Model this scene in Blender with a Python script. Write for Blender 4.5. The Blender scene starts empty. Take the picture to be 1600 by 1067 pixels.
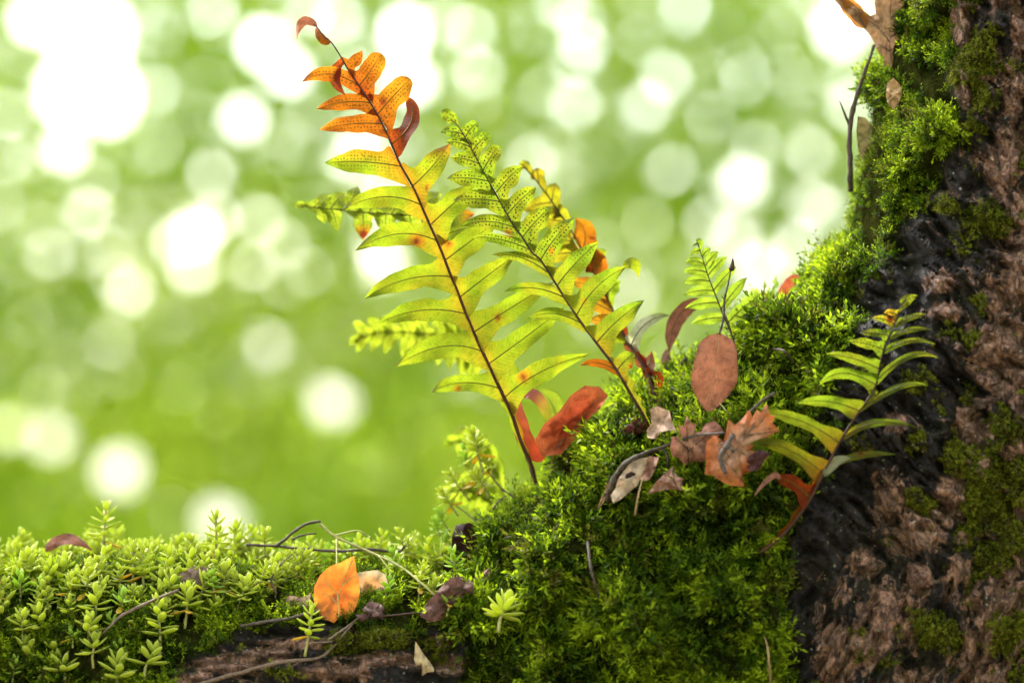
import bpy, math, random
import numpy as np
from mathutils import Vector, Matrix

random.seed(7)
rng = np.random.default_rng(11)
sc = bpy.context.scene
C = sc.collection

# ------------------------------------------------------------------ camera
S = 2.0            # distance from camera to the plane Y = 0 (m)
K = 0.0004         # metres per photograph pixel on that plane
cam_d = bpy.data.cameras.new('camera')
cam = bpy.data.objects.new('camera', cam_d); C.objects.link(cam)
cam.location = (0, -S, 0); cam.rotation_euler = (math.radians(90), 0, 0)
cam_d.sensor_width = 36.0; cam_d.lens = 36.0 * S / (1600 * K)
cam_d.clip_start = 0.05; cam_d.clip_end = 600
cam_d.dof.use_dof = True
cam_d.dof.focus_distance = S - 0.026
cam_d.dof.aperture_fstop = cam_d.lens / 39.0     # 39 mm wide aperture
sc.camera = cam

# ------------------------------------------------------------------ sky, sun, exposure
SUN_AZ, SUN_EL = -36.0, 46.0       # azimuth from +Y (behind the ferns) towards +X, elevation
w = bpy.data.worlds.new('World'); sc.world = w; w.use_nodes = True
wn = w.node_tree
sky = wn.nodes.new('ShaderNodeTexSky'); sky.sky_type = 'NISHITA'; sky.sun_disc = False
sky.sun_elevation = math.radians(SUN_EL); sky.sun_rotation = math.radians(SUN_AZ)
sky.air_density = 1.0; sky.dust_density = 2.0; sky.ozone_density = 1.0
hsv = wn.nodes.new('ShaderNodeHueSaturation'); hsv.inputs['Saturation'].default_value = 0.35
wn.links.new(sky.outputs[0], hsv.inputs['Color'])
wn.links.new(hsv.outputs[0], wn.nodes['Background'].inputs[0])
wn.nodes['Background'].inputs[1].default_value = 0.15
sun_d = bpy.data.lights.new('sun', 'SUN'); sun_d.energy = 1.4; sun_d.angle = math.radians(12)
sun_d.color = (1.0, 0.95, 0.85)
sun = bpy.data.objects.new('sun', sun_d); C.objects.link(sun)
a, e = math.radians(SUN_AZ), math.radians(SUN_EL)
SUNDIR = Vector((math.sin(a) * math.cos(e), math.cos(a) * math.cos(e), math.sin(e)))
sun.rotation_euler = (-SUNDIR).to_track_quat('-Z', 'Y').to_euler()
sc.view_settings.view_transform = 'Standard'; sc.view_settings.look = 'None'
sc.view_settings.gamma = 1.0; sc.view_settings.use_curve_mapping = False
sc.view_settings.exposure = 2.9
sc.render.engine = 'CYCLES'
sc.cycles.use_denoising = True
sc.cycles.max_bounces = 7; sc.cycles.diffuse_bounces = 3; sc.cycles.transmission_bounces = 5
sc.cycles.glossy_bounces = 2; sc.cycles.sample_clamp_indirect = 6.0

# ------------------------------------------------------------------ helpers
def P(px, py, Y=0.0):
    """photograph pixel at depth Y -> world point"""
    f = (S + Y) / S
    return ((px - 800.0) * K * f, Y, (533.5 - py) * K * f)

def PA(px, py, Y):
    f = (S + Y) / S
    return np.stack([(px - 800.0) * K * f, Y + 0 * px, (533.5 - py) * K * f], -1)

_perm = np.random.default_rng(3).permutation(256)
_perm = np.concatenate([_perm, _perm])
_grad = np.random.default_rng(4).normal(size=(256, 3)); _grad /= np.linalg.norm(_grad, axis=1)[:, None]
def pn(x, y, z=0.0):
    """gradient noise, about -0.6..0.6"""
    x, y, z = np.broadcast_arrays(np.asarray(x, float), np.asarray(y, float), np.asarray(z, float))
    xi, yi, zi = np.floor(x).astype(int), np.floor(y).astype(int), np.floor(z).astype(int)
    xf, yf, zf = x - xi, y - yi, z - zi
    u, v, t = [q * q * q * (q * (q * 6 - 15) + 10) for q in (xf, yf, zf)]
    out = 0
    for dx in (0, 1):
        for dy in (0, 1):
            for dz in (0, 1):
                h = _perm[(_perm[(_perm[(xi + dx) & 255] + yi + dy) & 255] + zi + dz) & 255]
                g = _grad[h]
                d = g[..., 0] * (xf - dx) + g[..., 1] * (yf - dy) + g[..., 2] * (zf - dz)
                wgt = (u if dx else 1 - u) * (v if dy else 1 - v) * (t if dz else 1 - t)
                out = out + wgt * d
    return out
def fbm(x, y, z=0.0, o=4):
    s, a_ = 0, 1.0
    for i in range(o):
        s = s + a_ * pn(x * 2 ** i, y * 2 ** i, z * 2 ** i + 7.3 * i); a_ *= .5
    return s
def sstep(a_, b_, x):
    t = np.clip((x - a_) / (b_ - a_), 0, 1); return t * t * (3 - 2 * t)

def mesh_obj(name, verts, faces, mat, parent=None, col=None, uv=None, attrs=None, smooth=True):
    me = bpy.data.meshes.new(name)
    verts = np.asarray(verts, float)
    me.from_pydata(verts.tolist(), [], [tuple(int(i) for i in f) for f in faces] if not isinstance(faces, np.ndarray) else faces.tolist())
    if smooth:
        me.polygons.foreach_set('use_smooth', np.ones(len(me.polygons), bool))
    if col is not None:
        at = me.color_attributes.new('Col', 'FLOAT_COLOR', 'POINT')
        c4 = np.ones((len(verts), 4), np.float32); c4[:, :3] = np.asarray(col)
        at.data.foreach_set('color', c4.ravel())
    if uv is not None:
        lay = me.uv_layers.new(name='UVMap')
        li = np.empty(len(me.loops), np.int32); me.loops.foreach_get('vertex_index', li)
        lay.data.foreach_set('uv', np.asarray(uv, np.float32)[li].ravel())
    for k, v in (attrs or {}).items():
        at = me.attributes.new(k, 'FLOAT', 'POINT'); at.data.foreach_set('value', np.asarray(v, np.float32))
    me.materials.append(mat)
    me.update()
    o = bpy.data.objects.new(name, me); C.objects.link(o)
    if parent is not None: attach(o, parent)
    return o

def attach(o, parent):
    """child keeps its world-space shape: vertices are in world space, parent sits at its base"""
    o.parent = parent
    o.matrix_parent_inverse = world_of(parent).inverted()

def world_of(o):
    m = Matrix.LocRotScale(o.location, o.rotation_euler, o.scale)
    if o.parent is not None:
        return world_of(o.parent) @ o.matrix_parent_inverse @ m
    return m

def tag(o, label, cat=None, group=None, kind=None):
    if label: o['label'] = label
    if cat: o['category'] = cat
    if group: o['group'] = group
    if kind: o['kind'] = kind
    return o

def thing(name, loc, label, cat, group=None):
    o = bpy.data.objects.new(name, None); o.empty_display_size = 0.01
    C.objects.link(o); o.location = loc
    return tag(o, label, cat, group)

def catmull(pts, n):
    """n points per span through pts (rows)"""
    p = np.asarray(pts, float); p = np.vstack([2 * p[0] - p[1], p, 2 * p[-1] - p[-2]])
    out = []
    for i in range(1, len(p) - 2):
        for j in range(n):
            t = j / n
            out.append(.5 * ((2 * p[i]) + (-p[i - 1] + p[i + 1]) * t + (2 * p[i - 1] - 5 * p[i] + 4 * p[i + 1] - p[i + 2]) * t * t + (-p[i - 1] + 3 * p[i] - 3 * p[i + 1] + p[i + 2]) * t ** 3))
    out.append(p[-2])
    return np.array(out)

def tube_geo(pts, rad, sides=8, knots=0.0, seed=0):
    pts = np.asarray(pts, float); n = len(pts)
    rad = np.broadcast_to(np.asarray(rad, float), (n,)) if np.ndim(rad) == 0 or len(rad) == n else np.interp(np.linspace(0, 1, n), np.linspace(0, 1, len(rad)), rad)
    tan = np.gradient(pts, axis=0); tan /= np.linalg.norm(tan, axis=1)[:, None] + 1e-12
    ref = np.array([0.13, 1.0, 0.21]); 
    b = np.cross(tan, ref); b /= np.linalg.norm(b, axis=1)[:, None] + 1e-9
    c = np.cross(tan, b)
    ang = np.linspace(0, 2 * math.pi, sides, endpoint=False)
    V = []
    for i in range(n):
        r = rad[i] * (1 + knots * pn(i * .37 + seed * 3.1, ang * .8, seed * 1.7))
        V.append(pts[i] + (np.cos(ang) * r)[:, None] * b[i] + (np.sin(ang) * r)[:, None] * c[i])
    V = np.vstack(V)
    F = [(i * sides + j, i * sides + (j + 1) % sides, (i + 1) * sides + (j + 1) % sides, (i + 1) * sides + j) for i in range(n - 1) for j in range(sides)]
    F.append(tuple(range(sides))[::-1]); F.append(tuple((n - 1) * sides + j for j in range(sides)))
    return V, F

# ------------------------------------------------------------------ materials
def new_mat(name):
    m = bpy.data.materials.new(name); m.use_nodes = True
    nt = m.node_tree; nt.nodes.clear()
    out = nt.nodes.new('ShaderNodeOutputMaterial')
    return m, nt, out
def N(nt, t, **kw):
    n = nt.nodes.new(t)
    for k, v in kw.items(): setattr(n, k, v)
    return n
def setin(n, **kw):
    for k, v in kw.items(): n.inputs[k.replace('_', ' ')].default_value = v
def mixc(nt, fac, a_, b_, mode='MIX'):
    n = nt.nodes.new('ShaderNodeMix'); n.data_type = 'RGBA'; n.blend_type = mode
    for sock, v in ((0, fac), (6, a_), (7, b_)):
        if hasattr(v, 'is_output'): nt.links.new(v, n.inputs[sock])
        elif sock == 0: n.inputs[0].default_value = v
        else: n.inputs[sock].default_value = (*v, 1) if len(v) == 3 else v
    return n.outputs[2]
def math_n(nt, op, a_, b_=None, c_=None):
    n = nt.nodes.new('ShaderNodeMath'); n.operation = op
    for i, v in enumerate((a_, b_, c_)):
        if v is None: continue
        if hasattr(v, 'is_output'): nt.links.new(v, n.inputs[i])
        else: n.inputs[i].default_value = v
    return n.outputs[0]
def ramp(nt, fac, stops):
    r = nt.nodes.new('ShaderNodeValToRGB'); nt.links.new(fac, r.inputs[0])
    el = r.color_ramp.elements
    while len(el) < len(stops): el.new(0.5)
    for e_, (p_, c_) in zip(el, stops):
        e_.position = p_; e_.color = (*c_, 1) if len(c_) == 3 else c_
    return r.outputs[0]

def leaf_shader(nt, out, col, trans=0.5, rough=0.45, bump=None, bump_s=0.3, trans_gain=1.0, spec=0.35, refl=0.42, pig=.70):
    """reflecting + light-transmitting leaf: col is what shines through, refl*col is what it reflects"""
    col = mixc(nt, 1.0, col, (pig, pig, pig), 'MULTIPLY')
    pb = N(nt, 'ShaderNodeBsdfPrincipled'); setin(pb, Roughness=rough)
    pb.inputs['Specular IOR Level'].default_value = spec * .75
    rc = mixc(nt, 1.0, col, (refl, refl, refl), 'MULTIPLY')
    nt.links.new(rc, pb.inputs['Base Color'])
    tr = N(nt, 'ShaderNodeBsdfTranslucent')
    tc = mixc(nt, 1.0, col, (trans_gain,) * 3, 'MULTIPLY') if trans_gain != 1 else col
    nt.links.new(tc, tr.inputs[0])
    if bump is not None:
        b = N(nt, 'ShaderNodeBump'); setin(b, Strength=bump_s, Distance=0.0006)
        nt.links.new(bump, b.inputs['Height'])
        nt.links.new(b.outputs[0], pb.inputs['Normal']); nt.links.new(b.outputs[0], tr.inputs['Normal'])
    mx = N(nt, 'ShaderNodeMixShader'); mx.inputs[0].default_value = trans
    nt.links.new(pb.outputs[0], mx.inputs[1]); nt.links.new(tr.outputs[0], mx.inputs[2])
    nt.links.new(mx.outputs[0], out.inputs[0])

def make_fern_mat():
    m, nt, out = new_mat('fern')
    at = N(nt, 'ShaderNodeAttribute', attribute_name='Col')
    so = N(nt, 'ShaderNodeAttribute', attribute_name='sori')
    uv = N(nt, 'ShaderNodeUVMap', uv_map='UVMap')
    geo = N(nt, 'ShaderNodeNewGeometry')
    nz = N(nt, 'ShaderNodeTexNoise'); setin(nz, Scale=260.0, Detail=5.0, Roughness=.65); nt.links.new(geo.outputs['Position'], nz.inputs['Vector'])
    nz2 = N(nt, 'ShaderNodeTexNoise'); setin(nz2, Scale=1400.0, Detail=3.0); nt.links.new(geo.outputs['Position'], nz2.inputs['Vector'])
    col = mixc(nt, 1.0, at.outputs['Color'], ramp(nt, nz.outputs[0], [(.28, (.66, .70, .6)), (.5, (1, 1, 1)), (.72, (1.22, 1.1, 1.0))]), 'MULTIPLY')
    col = mixc(nt, 0.35, col, ramp(nt, nz2.outputs[0], [(.3, (.6, .62, .5)), (.7, (1.25, 1.2, 1.1))]), 'MULTIPLY')
    sx = N(nt, 'ShaderNodeSeparateXYZ'); nt.links.new(uv.outputs[0], sx.inputs[0])
    # side veins: faint slanted stripes running out from the midrib (uv in photograph pixels)
    av = math_n(nt, 'ABSOLUTE', sx.outputs[1])
    ph = math_n(nt, 'SUBTRACT', sx.outputs[0], math_n(nt, 'MULTIPLY', av, 0.9))
    st = math_n(nt, 'SINE', math_n(nt, 'MULTIPLY', ph, 0.95))
    vein = math_n(nt, 'SMOOTH_MIN', math_n(nt, 'MAXIMUM', math_n(nt, 'SUBTRACT', st, 0.72), 0.0), 0.25, 0.05)
    col = mixc(nt, math_n(nt, 'MULTIPLY', vein, 0.5), col, (.13, .14, .01))
    # sori: dark dots in rows
    vo = N(nt, 'ShaderNodeTexVoronoi', voronoi_dimensions='2D'); setin(vo, Scale=0.19, Randomness=.42)
    nt.links.new(uv.outputs[0], vo.inputs['Vector'])
    dot = math_n(nt, 'SUBTRACT', 1.0, math_n(nt, 'SMOOTHSTEP' if False else 'MULTIPLY', vo.outputs['Distance'], 1.0))
    dm = N(nt, 'ShaderNodeMapRange'); dm.interpolation_type = 'SMOOTHSTEP'; setin(dm, From_Min=0.67, From_Max=0.80); nt.links.new(dot, dm.inputs[0])
    col = mixc(nt, math_n(nt, 'MULTIPLY', dm.outputs[0], so.outputs['Fac']), col, (.05, .036, .008))
    bh = math_n(nt, 'ADD', nz2.outputs[0], math_n(nt, 'MULTIPLY', vein, -1.2))
    leaf_shader(nt, out, col, trans=.70, rough=.55, bump=bh, bump_s=.7, refl=.45, spec=.2, pig=.72)
    return m

def make_col_leaf_mat(name, trans, rough=.55, nscale=350., bump_s=.6, refl=.6, contrast=.5, spec=.3):
    m, nt, out = new_mat(name)
    at = N(nt, 'ShaderNodeAttribute', attribute_name='Col')
    geo = N(nt, 'ShaderNodeNewGeometry')
    nz = N(nt, 'ShaderNodeTexNoise'); setin(nz, Scale=nscale, Detail=6.0, Roughness=.7); nt.links.new(geo.outputs['Position'], nz.inputs['Vector'])
    col = mixc(nt, contrast, at.outputs['Color'], ramp(nt, nz.outputs[0], [(.3, (.42, .38, .33)), (.5, (1, 1, 1)), (.72, (1.35, 1.3, 1.2))]), 'MULTIPLY')
    nb = N(nt, 'ShaderNodeTexVoronoi', feature='DISTANCE_TO_EDGE'); setin(nb, Scale=420.0); nt.links.new(geo.outputs['Position'], nb.inputs['Vector'])
    h = math_n(nt, 'ADD', nz.outputs[0], math_n(nt, 'MINIMUM', math_n(nt, 'MULTIPLY', nb.outputs['Distance'], 4.0), .4))
    leaf_shader(nt, out, col, trans=trans, rough=rough, bump=h, bump_s=bump_s, refl=refl, spec=spec)
    return m

def make_twig_mat(name, c1, c2, rough=.7):
    m, nt, out = new_mat(name)
    geo = N(nt, 'ShaderNodeNewGeometry')
    nz = N(nt, 'ShaderNodeTexNoise'); setin(nz, Scale=420.0, Detail=6.0, Roughness=.7); nt.links.new(geo.outputs['Position'], nz.inputs['Vector'])
    pb = N(nt, 'ShaderNodeBsdfPrincipled'); setin(pb, Roughness=rough); pb.inputs['Specular IOR Level'].default_value = .15
    nt.links.new(ramp(nt, nz.outputs[0], [(.32, [q * .72 for q in c1]), (.7, [q * .72 for q in c2])]), pb.inputs['Base Color'])
    b = N(nt, 'ShaderNodeBump'); setin(b, Strength=.8, Distance=.0008); nt.links.new(nz.outputs[0], b.inputs['Height']); nt.links.new(b.outputs[0], pb.inputs['Normal'])
    nt.links.new(pb.outputs[0], out.inputs[0])
    return m

def make_bark_mat():
    m, nt, out = new_mat('bark')
    geo = N(nt, 'ShaderNodeNewGeometry')
    tan = N(nt, 'ShaderNodeAttribute', attribute_name='tan')
    mos = N(nt, 'ShaderNodeAttribute', attribute_name='mossy')
    mp = N(nt, 'ShaderNodeMapping'); mp.inputs['Rotation'].default_value = (0, math.radians(28), 0); mp.inputs['Scale'].default_value = (1.0, 1.0, .62)
    nt.links.new(geo.outputs['Position'], mp.inputs['Vector'])
    n1 = N(nt, 'ShaderNodeTexNoise'); setin(n1, Scale=70.0, Detail=9.0, Roughness=.68, Distortion=1.1); nt.links.new(mp.outputs[0], n1.inputs['Vector'])
    n2 = N(nt, 'ShaderNodeTexNoise'); setin(n2, Scale=330.0, Detail=6.0, Roughness=.7, Distortion=.4); nt.links.new(mp.outputs[0], n2.inputs['Vector'])
    dark = ramp(nt, n2.outputs[0], [(.32, (.004, .003, .002)), (.50, (.016, .011, .008)), (.62, (.048, .031, .021)), (.8, (.13, .085, .062))])
    tanc = ramp(nt, n2.outputs[0], [(.28, (.07, .032, .019)), (.44, (.33, .160, .098)), (.60, (.56, .32, .215)), (.8, (.70, .48, .34))])
    f = math_n(nt, 'ADD', tan.outputs['Fac'], math_n(nt, 'MULTIPLY', math_n(nt, 'SUBTRACT', n1.outputs[0], .5), 2.6))
    mr = N(nt, 'ShaderNodeMapRange'); mr.interpolation_type = 'SMOOTHSTEP'; setin(mr, From_Min=.28, From_Max=.50); nt.links.new(f, mr.inputs[0])
    col = mixc(nt, mr.outputs[0], dark, tanc)
    wv = N(nt, 'ShaderNodeVectorMath', operation='ADD'); ns_ = N(nt, 'ShaderNodeVectorMath', operation='SCALE'); ns_.inputs['Scale'].default_value = .022
    nt.links.new(n1.outputs['Color'], ns_.inputs[0]); nt.links.new(mp.outputs[0], wv.inputs[0]); nt.links.new(ns_.outputs[0], wv.inputs[1])
    ck = N(nt, 'ShaderNodeTexVoronoi', feature='DISTANCE_TO_EDGE'); setin(ck, Scale=85.0); nt.links.new(wv.outputs[0], ck.inputs['Vector'])
    ck2 = N(nt, 'ShaderNodeTexVoronoi', feature='DISTANCE_TO_EDGE'); setin(ck2, Scale=240.0); nt.links.new(wv.outputs[0], ck2.inputs['Vector'])
    crack = math_n(nt, 'MINIMUM', math_n(nt, 'MULTIPLY', ck.outputs['Distance'], 7.0), 1.0)
    crack2 = math_n(nt, 'MINIMUM', math_n(nt, 'MULTIPLY', ck2.outputs['Distance'], 5.0), 1.0)
    n3 = N(nt, 'ShaderNodeTexNoise'); setin(n3, Scale=1100.0, Detail=4.0, Roughness=.7); nt.links.new(geo.outputs['Position'], n3.inputs['Vector'])
    col = mixc(nt, math_n(nt, 'SUBTRACT', .7, math_n(nt, 'MULTIPLY', crack, .7)), col, (.006, .004, .003))
    col = mixc(nt, math_n(nt, 'SUBTRACT', .35, math_n(nt, 'MULTIPLY', crack2, .35)), col, (.012, .008, .006))
    col = mixc(nt, .6, col, ramp(nt, n3.outputs[0], [(.3, (.45, .42, .4)), (.5, (1, 1, 1)), (.7, (1.6, 1.55, 1.5))]), 'MULTIPLY')
    # lichen specks
    vo = N(nt, 'ShaderNodeTexVoronoi'); setin(vo, Scale=230.0, Randomness=1.0); nt.links.new(geo.outputs['Position'], vo.inputs['Vector'])
    sep = N(nt, 'ShaderNodeSeparateColor'); nt.links.new(vo.outputs['Color'], sep.inputs[0])
    rad = math_n(nt, 'MULTIPLY', math_n(nt, 'MAXIMUM', math_n(nt, 'SUBTRACT', sep.outputs[0], .60), 0.0), 0.62)
    nd = math_n(nt, 'ADD', vo.outputs['Distance'], math_n(nt, 'MULTIPLY', math_n(nt, 'SUBTRACT', n2.outputs[0], .5), .12))
    spot = math_n(nt, 'LESS_THAN', nd, rad)
    col = mixc(nt, math_n(nt, 'MULTIPLY', spot, .8), col, ramp(nt, sep.outputs[1], [(0, (.34, .38, .24)), (.6, (.50, .52, .42)), (1, (.22, .33, .08))]))
    # film of algae / thin moss
    ng = N(nt, 'ShaderNodeTexNoise'); setin(ng, Scale=34.0, Detail=7.0, Roughness=.7); nt.links.new(geo.outputs['Position'], ng.inputs['Vector'])
    gf = N(nt, 'ShaderNodeMapRange'); gf.interpolation_type = 'SMOOTHSTEP'; setin(gf, From_Min=.52, From_Max=.72); nt.links.new(ng.outputs[0], gf.inputs[0])
    col = mixc(nt, math_n(nt, 'MULTIPLY', gf.outputs[0], .45), col, (.045, .055, .010))
    col = mixc(nt, mos.outputs['Fac'], col, ramp(nt, n2.outputs[0], [(.3, (.012, .014, .003)), (.7, (.05, .055, .010))]))  # dark ground under the moss, shade between sprigs put into its colour
    pb = N(nt, 'ShaderNodeBsdfPrincipled')
    nt.links.new(col, pb.inputs['Base Color'])
    nt.links.new(math_n(nt, 'MAXIMUM', ramp(nt, n1.outputs[0], [(.38, (.30, .30, .30)), (.62, (.80, .80, .80))]), mos.outputs['Fac']), pb.inputs['Roughness'])
    nt.links.new(math_n(nt, 'MULTIPLY', math_n(nt, 'SUBTRACT', 1.0, mos.outputs['Fac']), .38), pb.inputs['Specular IOR Level'])
    hh = math_n(nt, 'ADD', math_n(nt, 'MULTIPLY', n1.outputs[0], 1.6), n2.outputs[0])
    hh = math_n(nt, 'ADD', hh, math_n(nt, 'ADD', math_n(nt, 'MULTIPLY', crack, .45), math_n(nt, 'ADD', math_n(nt, 'MULTIPLY', crack2, .16), math_n(nt, 'MULTIPLY', n3.outputs[0], .22))))
    b = N(nt, 'ShaderNodeBump'); setin(b, Strength=1.0, Distance=.006); nt.links.new(hh, b.inputs['Height']); nt.links.new(b.outputs[0], pb.inputs['Normal'])
    nt.links.new(pb.outputs[0], out.inputs[0])
    return m

def make_moss_mat(name, c_dark, c_mid, c_light, trans=.45):
    m, nt, out = new_mat(name)
    geo = N(nt, 'ShaderNodeNewGeometry'); oi = N(nt, 'ShaderNodeObjectInfo')
    at = N(nt, 'ShaderNodeAttribute', attribute_name='hgt')
    nz = N(nt, 'ShaderNodeTexNoise'); setin(nz, Scale=26.0, Detail=4.0, Roughness=.6); nt.links.new(geo.outputs['Position'], nz.inputs['Vector'])
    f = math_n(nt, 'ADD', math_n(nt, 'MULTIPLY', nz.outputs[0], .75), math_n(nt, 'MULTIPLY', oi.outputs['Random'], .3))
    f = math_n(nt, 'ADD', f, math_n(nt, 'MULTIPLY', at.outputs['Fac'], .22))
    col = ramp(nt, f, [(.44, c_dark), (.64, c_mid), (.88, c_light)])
    bf = math_n(nt, 'GREATER_THAN', math_n(nt, 'FRACT', math_n(nt, 'MULTIPLY', oi.outputs['Random'], 7.31)), .88)
    col = mixc(nt, math_n(nt, 'MULTIPLY', bf, .7), col, (.09, .060, .012))
    leaf_shader(nt, out, col, trans=trans, rough=.5, refl=.62, spec=.15, pig=.82)
    return m

def make_wood_leaf_mat():
    m, nt, out = new_mat('woodland_leaf')
    geo = N(nt, 'ShaderNodeNewGeometry')
    nz = N(nt, 'ShaderNodeTexNoise'); setin(nz, Scale=.9, Detail=3.0, Roughness=.6); nt.links.new(geo.outputs['Position'], nz.inputs['Vector'])
    rnd = geo.outputs['Random Per Island']
    f = math_n(nt, 'ADD', math_n(nt, 'MULTIPLY', nz.outputs[0], .8), math_n(nt, 'MULTIPLY', rnd, .25))
    col = ramp(nt, f, [(.40, (.36, .56, .035)), (.52, (.63, .80, .055)), (.68, (.86, .91, .20))])
    leaf_shader(nt, out, col, trans=.78, rough=.5, refl=.35, spec=.2, pig=.92)
    return m

def make_ground_mat():
    m, nt, out = new_mat('forest_floor')
    geo = N(nt, 'ShaderNodeNewGeometry')
    nz = N(nt, 'ShaderNodeTexNoise'); setin(nz, Scale=.35, Detail=10.0, Roughness=.7); nt.links.new(geo.outputs['Position'], nz.inputs['Vector'])
    pb = N(nt, 'ShaderNodeBsdfPrincipled'); setin(pb, Roughness=.9)
    nt.links.new(ramp(nt, nz.outputs[0], [(.35, (.075, .055, .030)), (.52, (.17, .12, .065)), (.70, (.10, .12, .03))]), pb.inputs['Base Color'])
    nt.links.new(pb.outputs[0], out.inputs[0])
    return m

M_FERN = make_fern_mat()
M_DEAD = make_col_leaf_mat('dead_leaf', .22, rough=.7, refl=.95, contrast=.85, bump_s=1.0, nscale=230., spec=.15)
M_THIN = make_col_leaf_mat('thin_leaf', .5, rough=.45, refl=.6, contrast=.45, bump_s=.35, nscale=200., spec=.35)
M_SUCC = make_col_leaf_mat('stonecrop', .5, rough=.5, nscale=500., bump_s=.12, refl=.72, contrast=.22, spec=.25)
M_RACH = make_twig_mat('rachis', (.018, .008, .005), (.075, .028, .012), .4)
M_RIB = make_twig_mat('midrib', (.06, .055, .008), (.13, .10, .015), .5)
M_TWIG = make_twig_mat('twig_bark', (.022, .016, .012), (.13, .095, .070))
M_TWIGL = make_twig_mat('pale_twig_bark', (.06, .040, .028), (.24, .165, .11))
M_STEM = make_twig_mat('stonecrop_stem', (.20, .22, .05), (.42, .36, .13), .5)
M_STEMR = make_twig_mat('dry_stem', (.22, .13, .06), (.48, .34, .16), .6)
M_BARK = make_bark_mat()
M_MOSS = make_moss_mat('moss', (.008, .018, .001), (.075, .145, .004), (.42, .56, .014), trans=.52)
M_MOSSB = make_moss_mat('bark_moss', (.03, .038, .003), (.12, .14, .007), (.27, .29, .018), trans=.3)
M_WOOD = make_wood_leaf_mat()
M_GROUND = make_ground_mat()

# ------------------------------------------------------------------ ground
gx = np.concatenate([np.linspace(-300, -40, 14), np.linspace(-36, 36, 181), np.linspace(40, 300, 14)])
gy = np.concatenate([np.linspace(-200, -20, 8), np.linspace(-16, 60, 191), np.linspace(66, 400, 18)])
GX, GY = np.meshgrid(gx, gy)
def ground_z(x, y):
    # the wood stands on a slope that falls away behind the tree
    return -1.15 + .10 * fbm(x * .25, y * .25, 2.0, 3) - .17 * np.maximum(0, y - 5)
GZ = ground_z(GX, GY)
nxg = len(gx)
gf_ = [(j * nxg + i, j * nxg + i + 1, (j + 1) * nxg + i + 1, (j + 1) * nxg + i) for j in range(len(gy) - 1) for i in range(nxg - 1)]
g = mesh_obj('ground', np.stack([GX.ravel(), GY.ravel(), GZ.ravel()], -1), gf_, M_GROUND)
tag(g, 'brown leaf-strewn forest floor rising behind the tree', kind='structure')

# ------------------------------------------------------------------ the old tree: body of trunk and limb
# outline of the tree as seen from the front; the body is rounded in depth behind and before it
OUT = np.array([(-900, 930), (-400, 905), (0, 893), (200, 890), (400, 893), (600, 897), (700, 893), (738, 880), (757, 836), (778, 800),
  (815, 768), (850, 742), (885, 706), (925, 672), (960, 642), (1010, 612), (1060, 590), (1110, 552), (1160, 512), (1205, 478),
  (1255, 452), (1288, 425), (1305, 380), (1318, 330), (1332, 270), (1345, 200), (1362, 120), (1380, 50), (1390, -10), (1400, -200),
  (1410, -600), (1420, -1500), (2700, -1500), (2650, 600), (2700, 1500), (2900, 3600), (300, 3600), (520, 2600), (560, 1900), (480, 1560), (250, 1430), (-100, 1370), (-900, 1330)], float)
gu = np.arange(-900, 2960, 6.0); gv = np.arange(-1500, 3606, 6.0)
GU, GV = np.meshgrid(gu, gv)
def seg_dist(px, py, poly):
    d = np.full(px.shape, 1e9); inside = np.zeros(px.shape, bool)
    n = len(poly)
    for i in range(n):
        ax, ay = poly[i]; bx, by = poly[(i + 1) % n]
        vx, vy = bx - ax, by - ay
        t = np.clip(((px - ax) * vx + (py - ay) * vy) / (vx * vx + vy * vy), 0, 1)
        d = np.minimum(d, np.hypot(px - ax - t * vx, py - ay - t * vy))
        cond = (ay > py) != (by > py)
        xx = ax + (py - ay) / (by - ay if by != ay else 1e-9) * vx
        inside ^= cond & (px < xx)
    return np.where(inside, d, -d)
# fine wobble of the outline so that it is not a drawn line
DIST = seg_dist(GU + 7 * pn(GU * .02, GV * .02, 3.1), GV + 7 * pn(GU * .02, GV * .02, 9.7), OUT)
limb_w = 1 - sstep(560, 980, GU)
DIST = DIST - 16.0 * (1 - limb_w)      # the moss stands proud of the bark
Dm = 290 * (1 - limb_w) + 215 * limb_w
Hm = .105 * (1 - limb_w) + .086 * limb_w
tt = np.clip(DIST / Dm, 0, 1)
PROF = np.sqrt(np.maximum(0, 1 - (1 - tt) ** 2))
for _ in range(10):   # soften creases of the profile
    q = PROF.copy()
    q[1:-1, 1:-1] = (PROF[1:-1, 1:-1] * 2 + PROF[:-2, 1:-1] + PROF[2:, 1:-1] + PROF[1:-1, :-2] + PROF[1:-1, 2:]) / 6
    PROF = np.where(DIST > 14, q, PROF)
YC = .052 * (1 - limb_w) + .034 * limb_w
PH = PROF * Hm
def grid_at(G, px, py):
    fx = np.clip((np.asarray(px, float) - gu[0]) / 6.0, 0, len(gu) - 1.001); fy = np.clip((np.asarray(py, float) - gv[0]) / 6.0, 0, len(gv) - 1.001)
    i, j = fx.astype(int), fy.astype(int); a_, b_ = fx - i, fy - j
    return (G[j, i] * (1 - a_) + G[j, i + 1] * a_) * (1 - b_) + (G[j + 1, i] * (1 - a_) + G[j + 1, i + 1] * a_) * b_

def poly_mask(px, py, poly, soft):
    return sstep(-soft, soft, seg_dist(np.asarray(px, float), np.asarray(py, float), np.array(poly, float)))

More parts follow.
